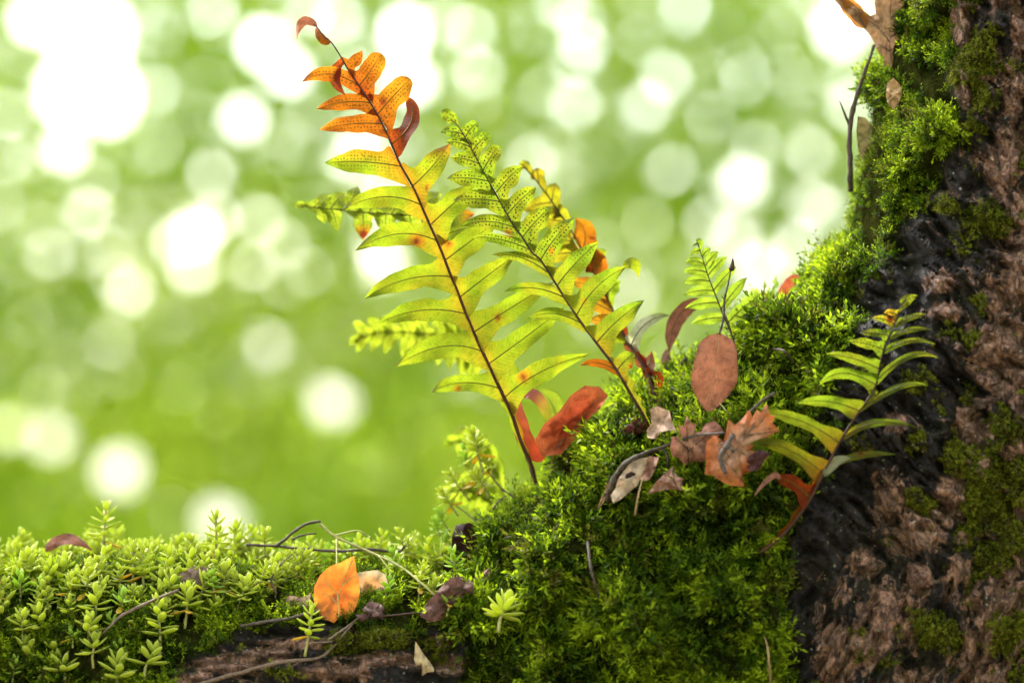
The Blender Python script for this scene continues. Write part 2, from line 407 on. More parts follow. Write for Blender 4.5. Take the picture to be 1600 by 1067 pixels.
MOUND_POLY = [(690, 1180), (735, 1010), (742, 900), (748, 700), (900, 560), (1150, 400), (1270, 200), (1330, -300), (1490, -300), (1490, 20), (1492, 130), (1470, 290), (1400, 370), (1350, 440),
              (1330, 520), (1290, 600), (1285, 690), (1265, 760), (1215, 850), (1225, 940), (1250, 1067), (1260, 1180)]
LIMB_POLY = [(-1000, 800), (780, 800), (780, 985), (640, 985), (520, 975), (420, 970), (360, 990), (330, 1010), (260, 1050), (240, 1120), (100, 1200), (-1000, 1200)]
BARK_PATCH = [(1560, 740, 70, 85, .9), (1545, 850, 60, 60, .75), (1450, 990, 60, 50, .7), (1590, 1000, 60, 70, .6), (1530, 345, 45, 40, .7), (1450, 590, 50, 26, .5), (1395, 345, 45, 40, .5), (1530, 90, 40, 90, .75),
              (1520, 200, 30, 60, .4), (1480, 640, 26, 40, .4), (600, 1000, 90, 14, .8), (450, 1050, 60, 10, .45), (740, 1040, 60, 30, .6), (1550, 690, 50, 30, .6), (1495, 530, 30, 30, .3), (1590, 620, 20, 30, .3), (1425, 690, 40, 20, .3), (1330, 560, 40, 40, .4)]
def moss_fields(px, py):
    n = fbm(px * .011, py * .011, 5.0, 3)
    mound = poly_mask(px + 22 * n, py + 22 * fbm(px * .013, py * .013, 1.0, 3), MOUND_POLY, 14)
    limb = poly_mask(px + 20 * n, py + 26 * fbm(px * .016, py * .016, 8.0, 3), LIMB_POLY, 9)
    pt = np.zeros_like(n)
    for (cx, cy, rx, ry, st) in BARK_PATCH:
        pt = np.maximum(pt, st * np.exp(-((px - cx) / rx) ** 2 - ((py - cy) / ry) ** 2))
    n2 = fbm(px * .022, py * .022, 12.0, 4)
    pt = sstep(.30, .80, pt + 1.0 * n2) ** 1.3
    return mound, limb, pt
TAN = [(1555, 540, 48, 42), (1580, 600, 40, 40), (1592, 420, 26, 60), (1572, 255, 30, 60), (1590, 330, 22, 40), (1498, 45, 18, 48), (1507, 130, 12, 32), (1585, 140, 20, 45), (1395, 782, 30, 40), (1425, 838, 45, 30),
       (1385, 960, 40, 50), (1308, 1030, 32, 60), (1345, 1010, 30, 40), (1520, 1045, 34, 30), (1430, 1060, 36, 22), (1525, 665, 34, 34), (1530, 725, 18, 40), (1478, 488, 26, 14), (1470, 440, 24, 16), (1350, 880, 26, 22), (1500, 890, 22, 22),
       (1440, 905, 26, 26), (1490, 770, 24, 30), (1560, 470, 30, 24), (1400, 660, 22, 14), (690, 1000, 26, 8), (420, 1020, 40, 10), (770, 1055, 26, 16), (1440, 810, 20, 24), (1545, 1000, 20, 20), (1590, 560, 25, 60), (1595, 690, 20, 40), (1590, 50, 14, 50), (360, 1040, 60, 16), (520, 1050, 70, 14), (610, 1030, 50, 12), (700, 1040, 40, 14), (300, 1062, 40, 12), (470, 1005, 40, 9)]
def tan_field(px, py):
    t = np.zeros(np.shape(px))
    for (cx, cy, rx, ry) in TAN:
        t = np.maximum(t, np.exp(-.8 * (((px - cx) / rx) ** 2 + ((py - cy) / ry) ** 2)))
    out_ = sstep(1700, 1900, px) + sstep(1150, 1400, py) + sstep(-100, -300, py)
    warm = .34 * sstep(1440, 1580, px) + .26 * sstep(820, 960, py) * sstep(1230, 1300, px)
    return np.maximum(np.maximum(t * .95, warm), np.clip(out_, 0, 1) * .35)

def relief(px, py):
    """bark furrows and lumps, metres towards the camera"""
    mound, limb, pt = moss_fields(px, py)
    bark = (1 - np.maximum(mound, limb))
    th = math.radians(-35)
    a_ = (px - 1400) * math.cos(th) - (py - 700) * math.sin(th); b_ = (px - 1400) * math.sin(th) + (py - 700) * math.cos(th)
    low = sstep(820, 960, py) * sstep(1150, 1250, px)
    th2 = math.radians(62)
    a2 = (px - 1400) * math.cos(th2) - (py - 700) * math.sin(th2); b2 = (px - 1400) * math.sin(th2) + (py - 700) * math.cos(th2)
    wx = 26 * fbm(px * .010, py * .010, 21., 3)
    r1 = 1 - np.abs(fbm((a_ + wx) * .012, (b_ + wx) * .034, 1.5, 4)) * 2.2
    r2 = 1 - np.abs(fbm((a2 + wx) * .008, (b2 + wx) * .034, 4.5, 4)) * 2.2
    r = r1 * (1 - low) + r2 * low
    limbark = 1 - sstep(700, 900, px)
    r3 = 1 - np.abs(fbm(px * .008 + .02 * wx, py * .030, 14.5, 4)) * 2.2
    r = r * (1 - limbark) + r3 * limbark
    lump = fbm(px * .006, py * .006, 30., 3)
    mlump = fbm(px * .010, py * .010, 40., 3)
    return bark * (.017 * (r - .5) + .012 * lump + .007 * fbm(px * .04, py * .04, 70., 3) + .004 * tan_field(px, py)) + mound * (.042 * mlump) + limb * .008 * mlump + .003 * pt

def front_y(px, py):
    d = grid_at(DIST, px, py); h = grid_at(PH, px, py)
    fade = sstep(0, 70, d)
    return grid_at(YC, px, py) - h - relief(np.asarray(px, float), np.asarray(py, float)) * fade
def SY(px, py): return float(front_y(np.array([px]), np.array([py]))[0])

us = np.concatenate([np.arange(-900, -60, 22.0), np.arange(-60, 1664, 4.0), np.arange(1672, 2900, 24.0)])
vs = np.concatenate([np.arange(-1480, -60, 26.0), np.arange(-60, 1130, 4.0), np.arange(1140, 1500, 14.0), np.arange(1510, 3600, 40.0)])
UU, VV = np.meshgrid(us, vs)
DD = grid_at(DIST, UU, VV)
# pull grid points that lie close to the outline onto it
def snap(UU, VV, it=3):
    for _ in range(it):
        d = grid_at(DIST, UU, VV); e_ = 4.0
        gxx = (grid_at(DIST, UU + e_, VV) - grid_at(DIST, UU - e_, VV)) / (2 * e_); gyy = (grid_at(DIST, UU, VV + e_) - grid_at(DIST, UU, VV - e_)) / (2 * e_)
        g2 = gxx ** 2 + gyy ** 2 + 1e-6
        yield d, gxx, gyy, g2
        UU = UU - np.where(d <= 0, d * gxx / g2, 0); VV = VV - np.where(d <= 0, d * gyy / g2, 0)
    yield UU, VV
near = (DD <= 0) & (DD > -60)
*_, (SU, SV) = list(snap(UU, VV))
SU = np.where(near, SU, UU); SV = np.where(near, SV, VV)
ins = DD > 0
nv, nu = UU.shape
anyin = ins[:-1, :-1] | ins[1:, :-1] | ins[:-1, 1:] | ins[1:, 1:]
FY = grid_at(YC, SU, SV) - np.where(ins, grid_at(PH, SU, SV), 0) - relief(SU, SV) * sstep(0, 70, DD)
BY = grid_at(YC, SU, SV) + np.where(ins, grid_at(PH, SU, SV) * 1.25, 0)
idx = np.arange(nv * nu).reshape(nv, nu)
used = np.zeros((nv, nu), bool)
used[:-1, :-1] |= anyin; used[1:, :-1] |= anyin; used[:-1, 1:] |= anyin; used[1:, 1:] |= anyin
fid = np.full((nv, nu), -1); fid[used] = np.arange(used.sum())
nf = used.sum()
bid = np.where(ins, -1, fid); bsel = used & ins
bid[bsel] = nf + np.arange(bsel.sum())
fv = PA(SU[used], SV[used], FY[used]); bv = PA(SU[bsel], SV[bsel], BY[bsel])
jj, ii = np.nonzero(anyin)
fq = np.stack([fid[jj, ii], fid[jj + 1, ii], fid[jj + 1, ii + 1], fid[jj, ii + 1]], -1)
bq = np.stack([bid[jj, ii], bid[jj, ii + 1], bid[jj + 1, ii + 1], bid[jj + 1, ii]], -1)
bok = np.array([len(set(r)) == 4 for r in bq.tolist()])
bq = bq[bok & ~((bq < nf).all(1))]
tree = thing('old_tree', P(1500, 3600, .05), 'leaning dark wet tree trunk with a thick mossy limb reaching left', 'tree')
pxs = np.concatenate([SU[used], SU[bsel]]); pys = np.concatenate([SV[used], SV[bsel]])
mo, li_, pt_ = moss_fields(pxs, pys)
mossy = np.clip(np.maximum(mo, np.maximum(li_, .7 * pt_)), 0, 1)
trunk = mesh_obj('trunk', np.vstack([fv, bv]), np.vstack([fq, bq]), M_BARK, tree, attrs={'tan': tan_field(pxs, pys), 'mossy': mossy})
trunk['label'] = 'dark wet bark with pinkish worn patches and pale lichen specks'

# loose bark plates on the trunk
def flake(px, py, rx, ry, ang, lift=.0035):
    n = 22; th = np.linspace(0, 2 * math.pi, n, endpoint=False)
    rr = 1 + .75 * fbm(np.cos(th) * 1.9 + px, np.sin(th) * 1.9 + py, 3., 3)
    ca, sa = math.cos(ang), math.sin(ang)
    V, cols = [], []
    for k, s_ in enumerate((1.0, .82, .45, 0.0)):
        ex = np.cos(th) * rx * rr * s_; ey = np.sin(th) * ry * rr * s_
        qx = px + ex * ca - ey * sa; qy = py + ex * sa + ey * ca
        y = front_y(qx, qy) * .8 + SY(px, py) * .2 - (lift, lift + .0006, lift + .0009, lift + .001)[k] + .0012 * pn(qx * .06, qy * .06, k)
        if k == 0: y = y + lift + .002
        V.append(PA(qx, qy, y))
    V = np.vstack(V); F = []
    for k in range(3):
        for i in range(n):
            F.append((k * n + i, k * n + (i + 1) % n, (k + 1) * n + (i + 1) % n, (k + 1) * n + i))
    t0 = np.full(len(V), .62)
    return mesh_obj('bark_plate', V, F, M_BARK, tree, attrs={'tan': t0, 'mossy': np.zeros(len(V))})
for (a_, b_, c_, d_, e_) in [(1498, 40, 15, 40, -.1), (1508, 128, 9, 24, -.25), (1578, 255, 16, 40, .1), (1558, 535, 40, 28, -.2), (1585, 605, 26, 30, .4), (1592, 140, 12, 30, .1), (1398, 782, 17, 24, -.3), (1424, 842, 26, 15, .6),
        (1385, 962, 26, 36, .5), (1306, 1030, 15, 46, .35), (1352, 1002, 14, 30, .4), (1518, 1040, 22, 20, .3), (1438, 1062, 24, 15, .2), (1522, 655, 18, 22, .4), (1478, 488, 20, 10, .1), (1470, 446, 18, 11, .3), (1352, 880, 16, 12, .5), (1496, 772, 14, 20, .3),
        (1592, 420, 14, 40, .1), (1545, 590, 20, 14, -.3), (1443, 905, 16, 14, .3), (1560, 470, 22, 13, .4), (1590, 330, 13, 26, 0), (1537, 728, 11, 26, .5), (1505, 840, 14, 12, .2)]:
    flake(a_, b_, c_, d_, e_)

# ------------------------------------------------------------------ moss
def sprig_mesh(name, seed, branches, leaves, leaf_len, leaf_w, mat, stem_leaves=12):
    r = np.random.default_rng(seed)
    V, F, H = [], [], []
    def add_leaf(p, d, up, L, W):
        side = np.cross(d, up); side /= np.linalg.norm(side) + 1e-9
        nrm = np.cross(side, d)
        b0 = len(V)
        V.extend([p, p + d * L * .42 + side * W - nrm * L * .05, p + d * L + nrm * L * r.uniform(-.22, .1), p + d * L * .42 - side * W - nrm * L * .05])
        H.extend([min(1, p[2])] * 4)
        F.extend([(b0, b0 + 1, b0 + 2), (b0, b0 + 2, b0 + 3)])
    def shoot(p0, d0, length, n, sc_):
        d0 = d0 / np.linalg.norm(d0); bend = r.normal(size=3) * .35
        for i in range(n):
            t = (i + .5) / n
            dd = d0 + bend * t; dd /= np.linalg.norm(dd)
            p = p0 + dd * length * t
            ang = i * 2.4 + r.uniform(-.3, .3)
            a1 = np.cross(dd, [.3, .8, .5]); a1 /= np.linalg.norm(a1); a2 = np.cross(dd, a1)
            o = a1 * math.cos(ang) + a2 * math.sin(ang)
            el = .75 - .55 * (1 - t) + r.uniform(-.12, .12)
            d = o * (1 - .55 * t) + dd * (el + .25)
            d /= np.linalg.norm(d)
            add_leaf(p, d, dd + 1e-3, leaf_len * sc_ * (1.05 - .35 * t) * r.uniform(.8, 1.2), leaf_w * sc_)
    shoot(np.zeros(3), np.array([r.normal() * .15, r.normal() * .15, 1.0]), 1.0, stem_leaves, 1.0)
    for k in range(branches):
        a_ = r.uniform(0, 6.28); h = r.uniform(.3, .8)
        shoot(np.array([0, 0, h]), np.array([math.cos(a_), math.sin(a_), r.uniform(.25, .9)]), r.uniform(.45, .8), leaves, .85)
    me = bpy.data.meshes.new(name); me.from_pydata([tuple(v) for v in V], [], F)
    at = me.attributes.new('hgt', 'FLOAT', 'POINT'); at.data.foreach_set('value', np.array(H, np.float32))
    me.materials.append(mat)
    return bpy.data.objects.new(name, me)

def sprig_collection(name, objs):
    col = bpy.data.collections.new(name)
    for o in objs: col.objects.link(o)
    return col
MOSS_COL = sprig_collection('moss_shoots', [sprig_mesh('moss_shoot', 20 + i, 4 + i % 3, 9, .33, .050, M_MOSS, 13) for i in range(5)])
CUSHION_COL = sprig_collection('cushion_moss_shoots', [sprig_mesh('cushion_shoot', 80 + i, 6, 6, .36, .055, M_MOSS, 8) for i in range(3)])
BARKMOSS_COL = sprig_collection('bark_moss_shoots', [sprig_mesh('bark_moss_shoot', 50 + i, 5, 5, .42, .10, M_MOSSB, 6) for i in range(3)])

# triangles of the tree's front (and the strip just behind its crest) to grow moss on
TV = np.vstack([fv, bv]); TQ = np.vstack([fq, bq])
Tpx = pxs[TQ].mean(1); Tpy = pys[TQ].mean(1)
e1 = TV[TQ[:, 2]] - TV[TQ[:, 0]]; e2 = TV[TQ[:, 3]] - TV[TQ[:, 1]]
Tn = np.cross(e1, e2); Ta = np.linalg.norm(Tn, axis=1) * .5; Tn /= (np.linalg.norm(Tn, axis=1)[:, None] + 1e-12)
isback = np.arange(len(TQ)) >= len(fq)
Tn = np.where((np.where(isback, Tn[:, 1] < 0, Tn[:, 1] > 0) & (np.abs(Tn[:, 1]) > .05))[:, None], -Tn, Tn)
Td = grid_at(DIST, Tpx, Tpy)
def scatter(weights, n, r):
    pr = Ta * weights; pr /= pr.sum()
    f = r.choice(len(TQ), n, p=pr)
    a_, b_ = r.random(n)[:, None], r.random(n)[:, None]
    q = TV[TQ[f]]
    pos = (q[:, 0] * (1 - a_) + q[:, 1] * a_) * (1 - b_) + (q[:, 3] * (1 - a_) + q[:, 2] * a_) * b_
    return pos, Tn[f], Tpx[f], Tpy[f]

def euler_from_dir(d, r):
    d = d / np.linalg.norm(d, axis=1)[:, None]
    t = r.normal(size=d.shape); t -= (t * d).sum(1)[:, None] * d; t /= np.linalg.norm(t, axis=1)[:, None]
    b = np.cross(d, t)
    R = np.stack([t, b, d], -1)
    return np.stack([np.arctan2(R[:, 2, 1], R[:, 2, 2]), np.arcsin(np.clip(-R[:, 2, 0], -1, 1)), np.arctan2(R[:, 1, 0], R[:, 0, 0])], -1)

def instancer(name, pos, rot, scl, col, label):
    me = bpy.data.meshes.new(name); me.from_pydata(pos.tolist(), [], [])
    at = me.attributes.new('rot', 'FLOAT_VECTOR', 'POINT'); at.data.foreach_set('vector', rot.astype(np.float32).ravel())
    at = me.attributes.new('scl', 'FLOAT', 'POINT'); at.data.foreach_set('value', scl.astype(np.float32))
    o = bpy.data.objects.new(name, me); C.objects.link(o)
    ng = bpy.data.node_groups.new(name + '_growth', 'GeometryNodeTree')
    ng.interface.new_socket('Geometry', in_out='INPUT', socket_type='NodeSocketGeometry')
    ng.interface.new_socket('Geometry', in_out='OUTPUT', socket_type='NodeSocketGeometry')
    i_ = ng.nodes.new('NodeGroupInput'); o_ = ng.nodes.new('NodeGroupOutput')
    ci = ng.nodes.new('GeometryNodeCollectionInfo'); ci.inputs[0].default_value = col
    ci.inputs['Separate Children'].default_value = True; ci.inputs['Reset Children'].default_value = True
    ip = ng.nodes.new('GeometryNodeInstanceOnPoints'); ip.inputs['Pick Instance'].default_value = True
    na = ng.nodes.new('GeometryNodeInputNamedAttribute'); na.data_type = 'FLOAT_VECTOR'; na.inputs[0].default_value = 'rot'
    nb = ng.nodes.new('GeometryNodeInputNamedAttribute'); nb.data_type = 'FLOAT'; nb.inputs[0].default_value = 'scl'
    rv = ng.nodes.new('FunctionNodeRandomValue'); rv.data_type = 'INT'
    L = ng.links.new
    L(i_.outputs[0], ip.inputs['Points']); L(ci.outputs[0], ip.inputs['Instance'])
    L(na.outputs[0], ip.inputs['Rotation']); L(nb.outputs[0], ip.inputs['Scale'])
    ri = [s for s in rv.inputs if s.type == 'INT' and s.enabled]
    ri[0].default_value = 0; ri[1].default_value = 50
    L([s for s in rv.outputs if s.type == 'INT'][0], ip.inputs['Instance Index'])
    L(ip.outputs[0], o_.inputs[0])
    md = o.modifiers.new('growth', 'NODES'); md.node_group = ng
    return tag(o, label, kind='stuff')

Tm, Tl, Tp = moss_fields(Tpx, Tpy)
infr = ((Tpx > -130) & (Tpx < 1720) & (Tpy < 1160) & (Tpy > -110))
backok = np.where(isback, (Td < 60) * .8, 1.0)
r_ = np.random.default_rng(5)
clump = .02 + 2.0 * sstep(-.16, .30, fbm(Tpx * .018, Tpy * .018, 60., 3))
kindn = fbm(Tpx * .009, Tpy * .009, 90., 3)
feath = sstep(-.22, -.02, kindn); upper = sstep(470, 380, Tpy)
patchy = 1 - upper * .75 * sstep(-.02, -.18, fbm(Tpx * .016, Tpy * .016, 33., 3))
pos, nrm, qx, qy = scatter(Tm * infr * backok * clump * feath * patchy, 10000, r_)
up = np.array([-.16, 0, .30])
d_ = nrm * .75 + up + r_.normal(size=nrm.shape) * .45
clv = fbm(qx * .018, qy * .018, 60., 3)
scl = (.0122 + .017 * clv) * r_.uniform(.55, 1.45, len(pos)) * (1 - .48 * sstep(470, 380, qy))
instancer('mound_moss', pos - nrm * .0015, euler_from_dir(d_, r_), np.clip(scl, .006, .030), MOSS_COL, 'thick feathery green moss covering the flared base of the trunk')
pos, nrm, qx, qy = scatter(Tm * infr * backok * (1 - .75 * feath) * (.3 + .7 * clump) * patchy, 5500, r_)
d_ = nrm * .9 + r_.normal(size=nrm.shape) * .35
instancer('cushion_moss', pos - nrm * .001, euler_from_dir(d_, r_), .0055 * r_.uniform(.6, 1.4, len(pos)), CUSHION_COL, 'low fine cushions of moss between the feathery tufts')
pos, nrm, qx, qy = scatter(Tl * (1 - Tm) * infr * backok * clump, 11000, r_)
d_ = nrm * .7 + up + r_.normal(size=nrm.shape) * .4
instancer('limb_moss', pos - nrm * .001, euler_from_dir(d_, r_), .0085 * r_.uniform(.6, 1.4, len(pos)), MOSS_COL, 'short bright moss carpeting the horizontal limb')
pos, nrm, qx, qy = scatter(Tp * (1 - np.maximum(Tm, Tl)) * infr * (~isback), 11000, r_)
d_ = nrm * .8 + r_.normal(size=nrm.shape) * .6
instancer('bark_moss', pos, euler_from_dir(d_, r_), .0030 * r_.uniform(.4, 1.6, len(pos)), BARKMOSS_COL, 'thin olive moss tufts scattered over the dark bark')

# ------------------------------------------------------------------ fern fronds
LIME = np.array((.50, .66, .030)); GREEN = np.array((.36, .56, .022)); YELL = np.array((.66, .68, .028)); AMBER = np.array((.86, .46, .022))
ORANGE = np.array((.85, .24, .012)); RED = np.array((.50, .075, .010)); BROWN = np.array((.22, .065, .020)); PALE = np.array((.75, .78, .45))
LIME, GREEN, YELL = LIME * np.array((.52, .56, .5)), GREEN * .55, YELL * np.array((.50, .58, .5)); AMBER = AMBER * .56; ORANGE = ORANGE * .58; RED = RED * .68; LIME = LIME * .9; YELL = YELL * .9

def blade_geo(base, mid, tip, hw, Y0, n=18, m=8, rdir=None, bw=0.0, tipp=1.1, bend=0.0, curl=0.0, fold=0.0, slope=0.0, wave=0.0, seed=0, belly=.42, droop=0.0, narrow=.85, edge=.22):
    """one leaf blade given by its midrib in the picture plane and depth terms; returns verts, faces, t, s, px, py, w"""
    base, mid, tip = [np.array(q, float) for q in (base, mid, tip)]
    c = 2 * mid - .5 * (base + tip)
    t = np.linspace(0, 1, n + 1); t = 1 - (1 - t) ** 1.15
    M = ((1 - t) ** 2)[:, None] * base + (2 * t * (1 - t))[:, None] * c + (t ** 2)[:, None] * tip
    T = (2 * (1 - t))[:, None] * (c - base) + (2 * t)[:, None] * (tip - c)
    T /= np.linalg.norm(T, axis=1)[:, None] + 1e-9
    Nn = np.stack([T[:, 1], -T[:, 0]], -1)          # left-hand normal in picture pixels
    if rdir is not None:
        rd = np.array(rdir, float); rd /= np.linalg.norm(rd)
        sg = 1 if np.dot(Nn[0], rd) > 0 else -1
        k = sstep(0, .3, t)[:, None]
        E = sg * rd * (1 - k) + Nn * k
    else: E = Nn
    x = np.clip((t - belly) / (1 - belly), 0, 1)
    body = np.where(t > belly, np.maximum(0, 1 - x ** 2.2) ** tipp, narrow + (1 - narrow) * sstep(0, belly, t))
    if rdir is None: body = np.where(t < belly, np.sqrt(np.maximum(0, 1 - ((belly - t) / belly) ** 2)) , body)
    W = hw * body
    if bw > 0: W = W + (bw - W) * (1 - sstep(0, .30, t))
    ph = seed * 1.37
    W1 = W * (1 + .05 * np.sin(t * 13 + ph) + edge * pn(t * 7, seed * 1.9, .5)); W2 = W * (1 + .05 * np.sin(t * 11 + ph * 2) + edge * pn(t * 7, seed * 1.9, 4.5))
    s = np.linspace(-1, 1, m + 1)
    ssg = np.where(s[None, :] > 0, W1[:, None], W2[:, None]) * s[None, :]
    PX = M[:, 0][:, None] + E[:, 0][:, None] * ssg; PY = M[:, 1][:, None] + E[:, 1][:, None] * ssg
    Lpx = np.linalg.norm(tip - base)
    tb = t[:, None]
    Y = Y0 + K * Lpx * (bend * tb + curl * tb ** 2) + K * (fold * np.abs(ssg) + slope * ssg * sstep(0, .25, tb))
    Y = Y + K * wave * (np.abs(s)[None, :] ** 1.5) * np.sin(tb * 9 + ph + (s[None, :] > 0) * 1.3) * hw * .5
    Y = Y + K * hw * .14 * pn(tb * 3 + seed, s[None, :] * 1.2 + seed, 2.2)
    V = PA(PX.ravel(), PY.ravel(), Y.ravel())
    F = np.array([(i * (m + 1) + j, (i + 1) * (m + 1) + j, (i + 1) * (m + 1) + j + 1, i * (m + 1) + j + 1) for i in range(n) for j in range(m)])
    rib = PA(M[:, 0], M[:, 1], Y[:, m // 2])
    uvx = np.repeat(t * Lpx, m + 1); uvy = ssg.ravel()
    return V, F, np.repeat(t, m + 1), np.tile(s, n + 1), PX.ravel(), PY.ravel(), np.stack([uvx, uvy], -1), rib

class Frond:
    def __init__(self, name, rach, Y, label, color, rad=(2.6, .7), group='fern fronds on the mossy tree', spots=(), age=None, sori=None):
        self.r = np.array(rach, float); self.label = label; self.color = color; self.age = age; self.sori = sori; self.spots = spots
        self.path = catmull(self.r, 8)
        # length parameter and depth
        d = np.concatenate([[0], np.cumsum(np.linalg.norm(np.diff(self.path, axis=0), axis=1))]); self.s = d / d[-1]
        self.Yp = np.interp(self.s, np.linspace(0, 1, len(Y)), Y)
        self.root = thing(name, P(*self.path[0], self.Yp[0]), label, 'fern', group)
        pts = PA(self.path[:, 0], self.path[:, 1], self.Yp - .0006)
        V, F = tube_geo(pts, np.interp(self.s, [0, 1], np.array(rad)) * K, 7, .15)
        mesh_obj('rachis', V, F, M_RACH, self.root)
        self.k = 0
    def at(self, p):
        i = np.argmin(np.linalg.norm(self.path - np.array(p, float), axis=1)); i0, i1 = max(0, i - 2), min(len(self.path) - 1, i + 2)
        return self.path[i], self.Yp[i], self.path[i1] - self.path[i0]
    def pinna(self, base, tip, hw, mid=None, bw=None, col=None, name='pinna', rib=True, c_tip=None, **kw):
        q, y0, rd = self.at(base)
        base = np.array(base, float) * .35 + q * .65
        tip = np.array(tip, float)
        if mid is None: mid = (base + tip) / 2 + np.array([0, -3.0])
        self.k += 1
        kw.setdefault('seed', self.k + len(self.r)); kw.setdefault('wave', .5); kw.setdefault('fold', -.10); kw.setdefault('bend', random.uniform(-.10, .10)); kw.setdefault('curl', random.uniform(-.05, .22))
        V, F, t, s, px, py, uv, ribp = blade_geo(base, mid, tip, hw, y0, rdir=rd, bw=hw * 1.9 if bw is None else bw, **kw)
        c = np.tile(self.color if col is None else col, (len(V), 1)).astype(float)
        if c_tip is not None: c = c + (c_tip - c) * (sstep(.45, 1.0, t) ** 1.2)[:, None]
        nz = fbm(px * .03, py * .03, 3.3, 3)
        if self.age is not None and col is None:
            ag = np.clip(self.age(px, py, t, s) + .35 * nz, 0, 3)
            stops = [self.color, AMBER, ORANGE, RED]
            for ch in range(3): c[:, ch] = np.interp(ag, [0, 1, 2, 3], [q_[ch] for q_ in stops])
        else:
            c = c * (1 + .35 * nz)[:, None]
        for (sx_, sy_, sr) in self.spots:
            dd = np.hypot(px - sx_, py - sy_) / sr
            f1 = (1 - sstep(.8, 2.6, dd))[:, None]; f2 = (1 - sstep(.5, 1.2, dd))[:, None]
            c = c + (ORANGE - c) * f1 * .7; c = c + (np.array((.16, .02, .008)) - c) * f2
        so = np.zeros(len(V))
        if self.sori is not None:
            so = self.sori(px, py) * (1 - sstep(.62, .85, np.abs(s))) * (1 - sstep(.80, .95, t)) * sstep(.02, .1, np.abs(s) + .02)
        o = mesh_obj(name, V, F, M_FERN, self.root, col=np.clip(c, 0, 1), uv=uv, attrs={'sori': so})
        if rib:
            rp = ribp.copy(); rp[:, 1] -= .0003
            VV_, FF_ = tube_geo(rp[:-2], np.linspace(1.0, .35, len(rp) - 2) * K, 4)
            mesh_obj('midrib', VV_, FF_, M_RIB, o)
        return o
    def wing(self, p0, p1, w0, w1, side, col, ncol=None):
        """narrow strip of blade running down the stalk"""
        i0 = np.argmin(np.linalg.norm(self.path - np.array(p0, float), axis=1)); i1 = np.argmin(np.linalg.norm(self.path - np.array(p1, float), axis=1))
        i0, i1 = min(i0, i1), max(i0, i1) + 1
        pa = self.path[i0:i1]; T = np.gradient(pa, axis=0); T /= np.linalg.norm(T, axis=1)[:, None]
        Nn = np.stack([-T[:, 1], T[:, 0]], -1) * side
        tt_ = np.linspace(0, 1, len(pa)); ww = (w0 + (w1 - w0) * tt_) * (1 + .25 * np.sin(tt_ * 23))
        V = np.vstack([PA(pa[:, 0], pa[:, 1], self.Yp[i0:i1]), PA((pa + Nn * ww[:, None] * .55)[:, 0], (pa + Nn * ww[:, None] * .55)[:, 1], self.Yp[i0:i1] + .0012), PA((pa + Nn * ww[:, None])[:, 0], (pa + Nn * ww[:, None])[:, 1], self.Yp[i0:i1] + .0010 * np.sin(tt_ * 15))])
        n = len(pa)
        F = [(k * n + i, k * n + i + 1, (k + 1) * n + i + 1, (k + 1) * n + i) for k in range(2) for i in range(n - 1)]
        c = np.tile(np.array(col), (len(V), 1))
        uv = np.stack([np.tile(np.arange(n) * 5.0, 3), np.repeat([0., 4., 8.], n)], -1)
        mesh_obj('stalk_wing', V, F, M_FERN, self.root, col=c, uv=uv, attrs={'sori': np.zeros(len(V))})

# frond with the orange, withering top
def ageA(px, py, t, s):
    a_ = 2.0 * sstep(262, 205, py) - .55 * sstep(575, 600, px) * sstep(230, 215, py)
    near_r = np.exp(-t * 6.0) * sstep(420, 240, py) * .8
    low = np.exp(-t * 9.0) * .45
    return a_ * .95 + near_r + low * 1.3 + .02
A = Frond('fern_frond', [(838, 756), (828, 722), (814, 690), (800, 648), (783, 611), (763, 569), (737, 512), (716, 459), (703, 427), (687, 386), (669, 346), (647, 296), (627, 260), (610, 222), (597, 193), (575, 155), (547, 114), (530, 85), (517, 66), (507, 59), (498, 46), (490, 38)],
          (.006, -.008, -.014, -.018, -.018), 'tall yellow-green fern frond with withered orange top and curled brown tip', YELL * np.array((.80, .90, .9)), rad=(3.3, 1.0),
          spots=[(818, 588, 6), (701, 381, 5), (778, 496, 3.6), (715, 607, 3), (652, 377, 7), (668, 293, 3), (598, 160, 7), (592, 190, 6), (600, 205, 6)], age=ageA,
          sori=lambda px, py: sstep(300, 235, py) * .8)
for b_, t_, h_, m_, kw in [
    ((557, 134), (471, 129), 12, (514, 116), {}), ((576, 163), (494, 171), 13, (537, 160), dict(col=ORANGE * .75)), ((594, 196), (499, 203), 14, (548, 194), dict(col=ORANGE * .95)),
    ((623, 260), (507, 255), 19, (564, 253), {}), ((656, 319), (533, 329), 17, (597, 308), {}), ((681, 376), (555, 392), 18, (620, 366), {}), ((703, 434), (569, 467), 18, (634, 437), {}),
    ((724, 489), (590, 506), 17, (657, 485), {}), ((748, 548), (616, 574), 20, (687, 542), {}), ((779, 608), (672, 614), 14, (721, 598), {}),
    ((541, 105), (566, 79), 9, (556, 94), dict(col=ORANGE * .8, curl=-.4, rib=False)), ((563, 135), (596, 84), 17, (581, 108), dict(tipp=.45)), ((592, 176), (642, 124), 19, (619, 146), dict(tipp=.5)),
    ((646, 290), (704, 224), 20, (674, 262), {}), ((678, 349), (748, 286), 20, (709, 318), {}), ((699, 404), (778, 344), 20, (735, 377), {}), ((721, 463), (806, 398), 19, (760, 432), {}),
    ((742, 518), (866, 440), 18, (800, 480), {}), ((766, 566), (882, 480), 18, (822, 526), {}), ((790, 622), (921, 553), 17, (845, 581), {})]:
    A.pinna(b_, t_, h_, m_, **kw)
A.pinna((612, 225), (636, 152), 12, (643, 188), col=RED * .9, slope=.9, curl=.35, tipp=.6)
A.pinna((537, 96), (541, 150), 9, (523, 122), col=RED * 1.1, slope=-.8, curl=-.4, bw=5, rib=False)
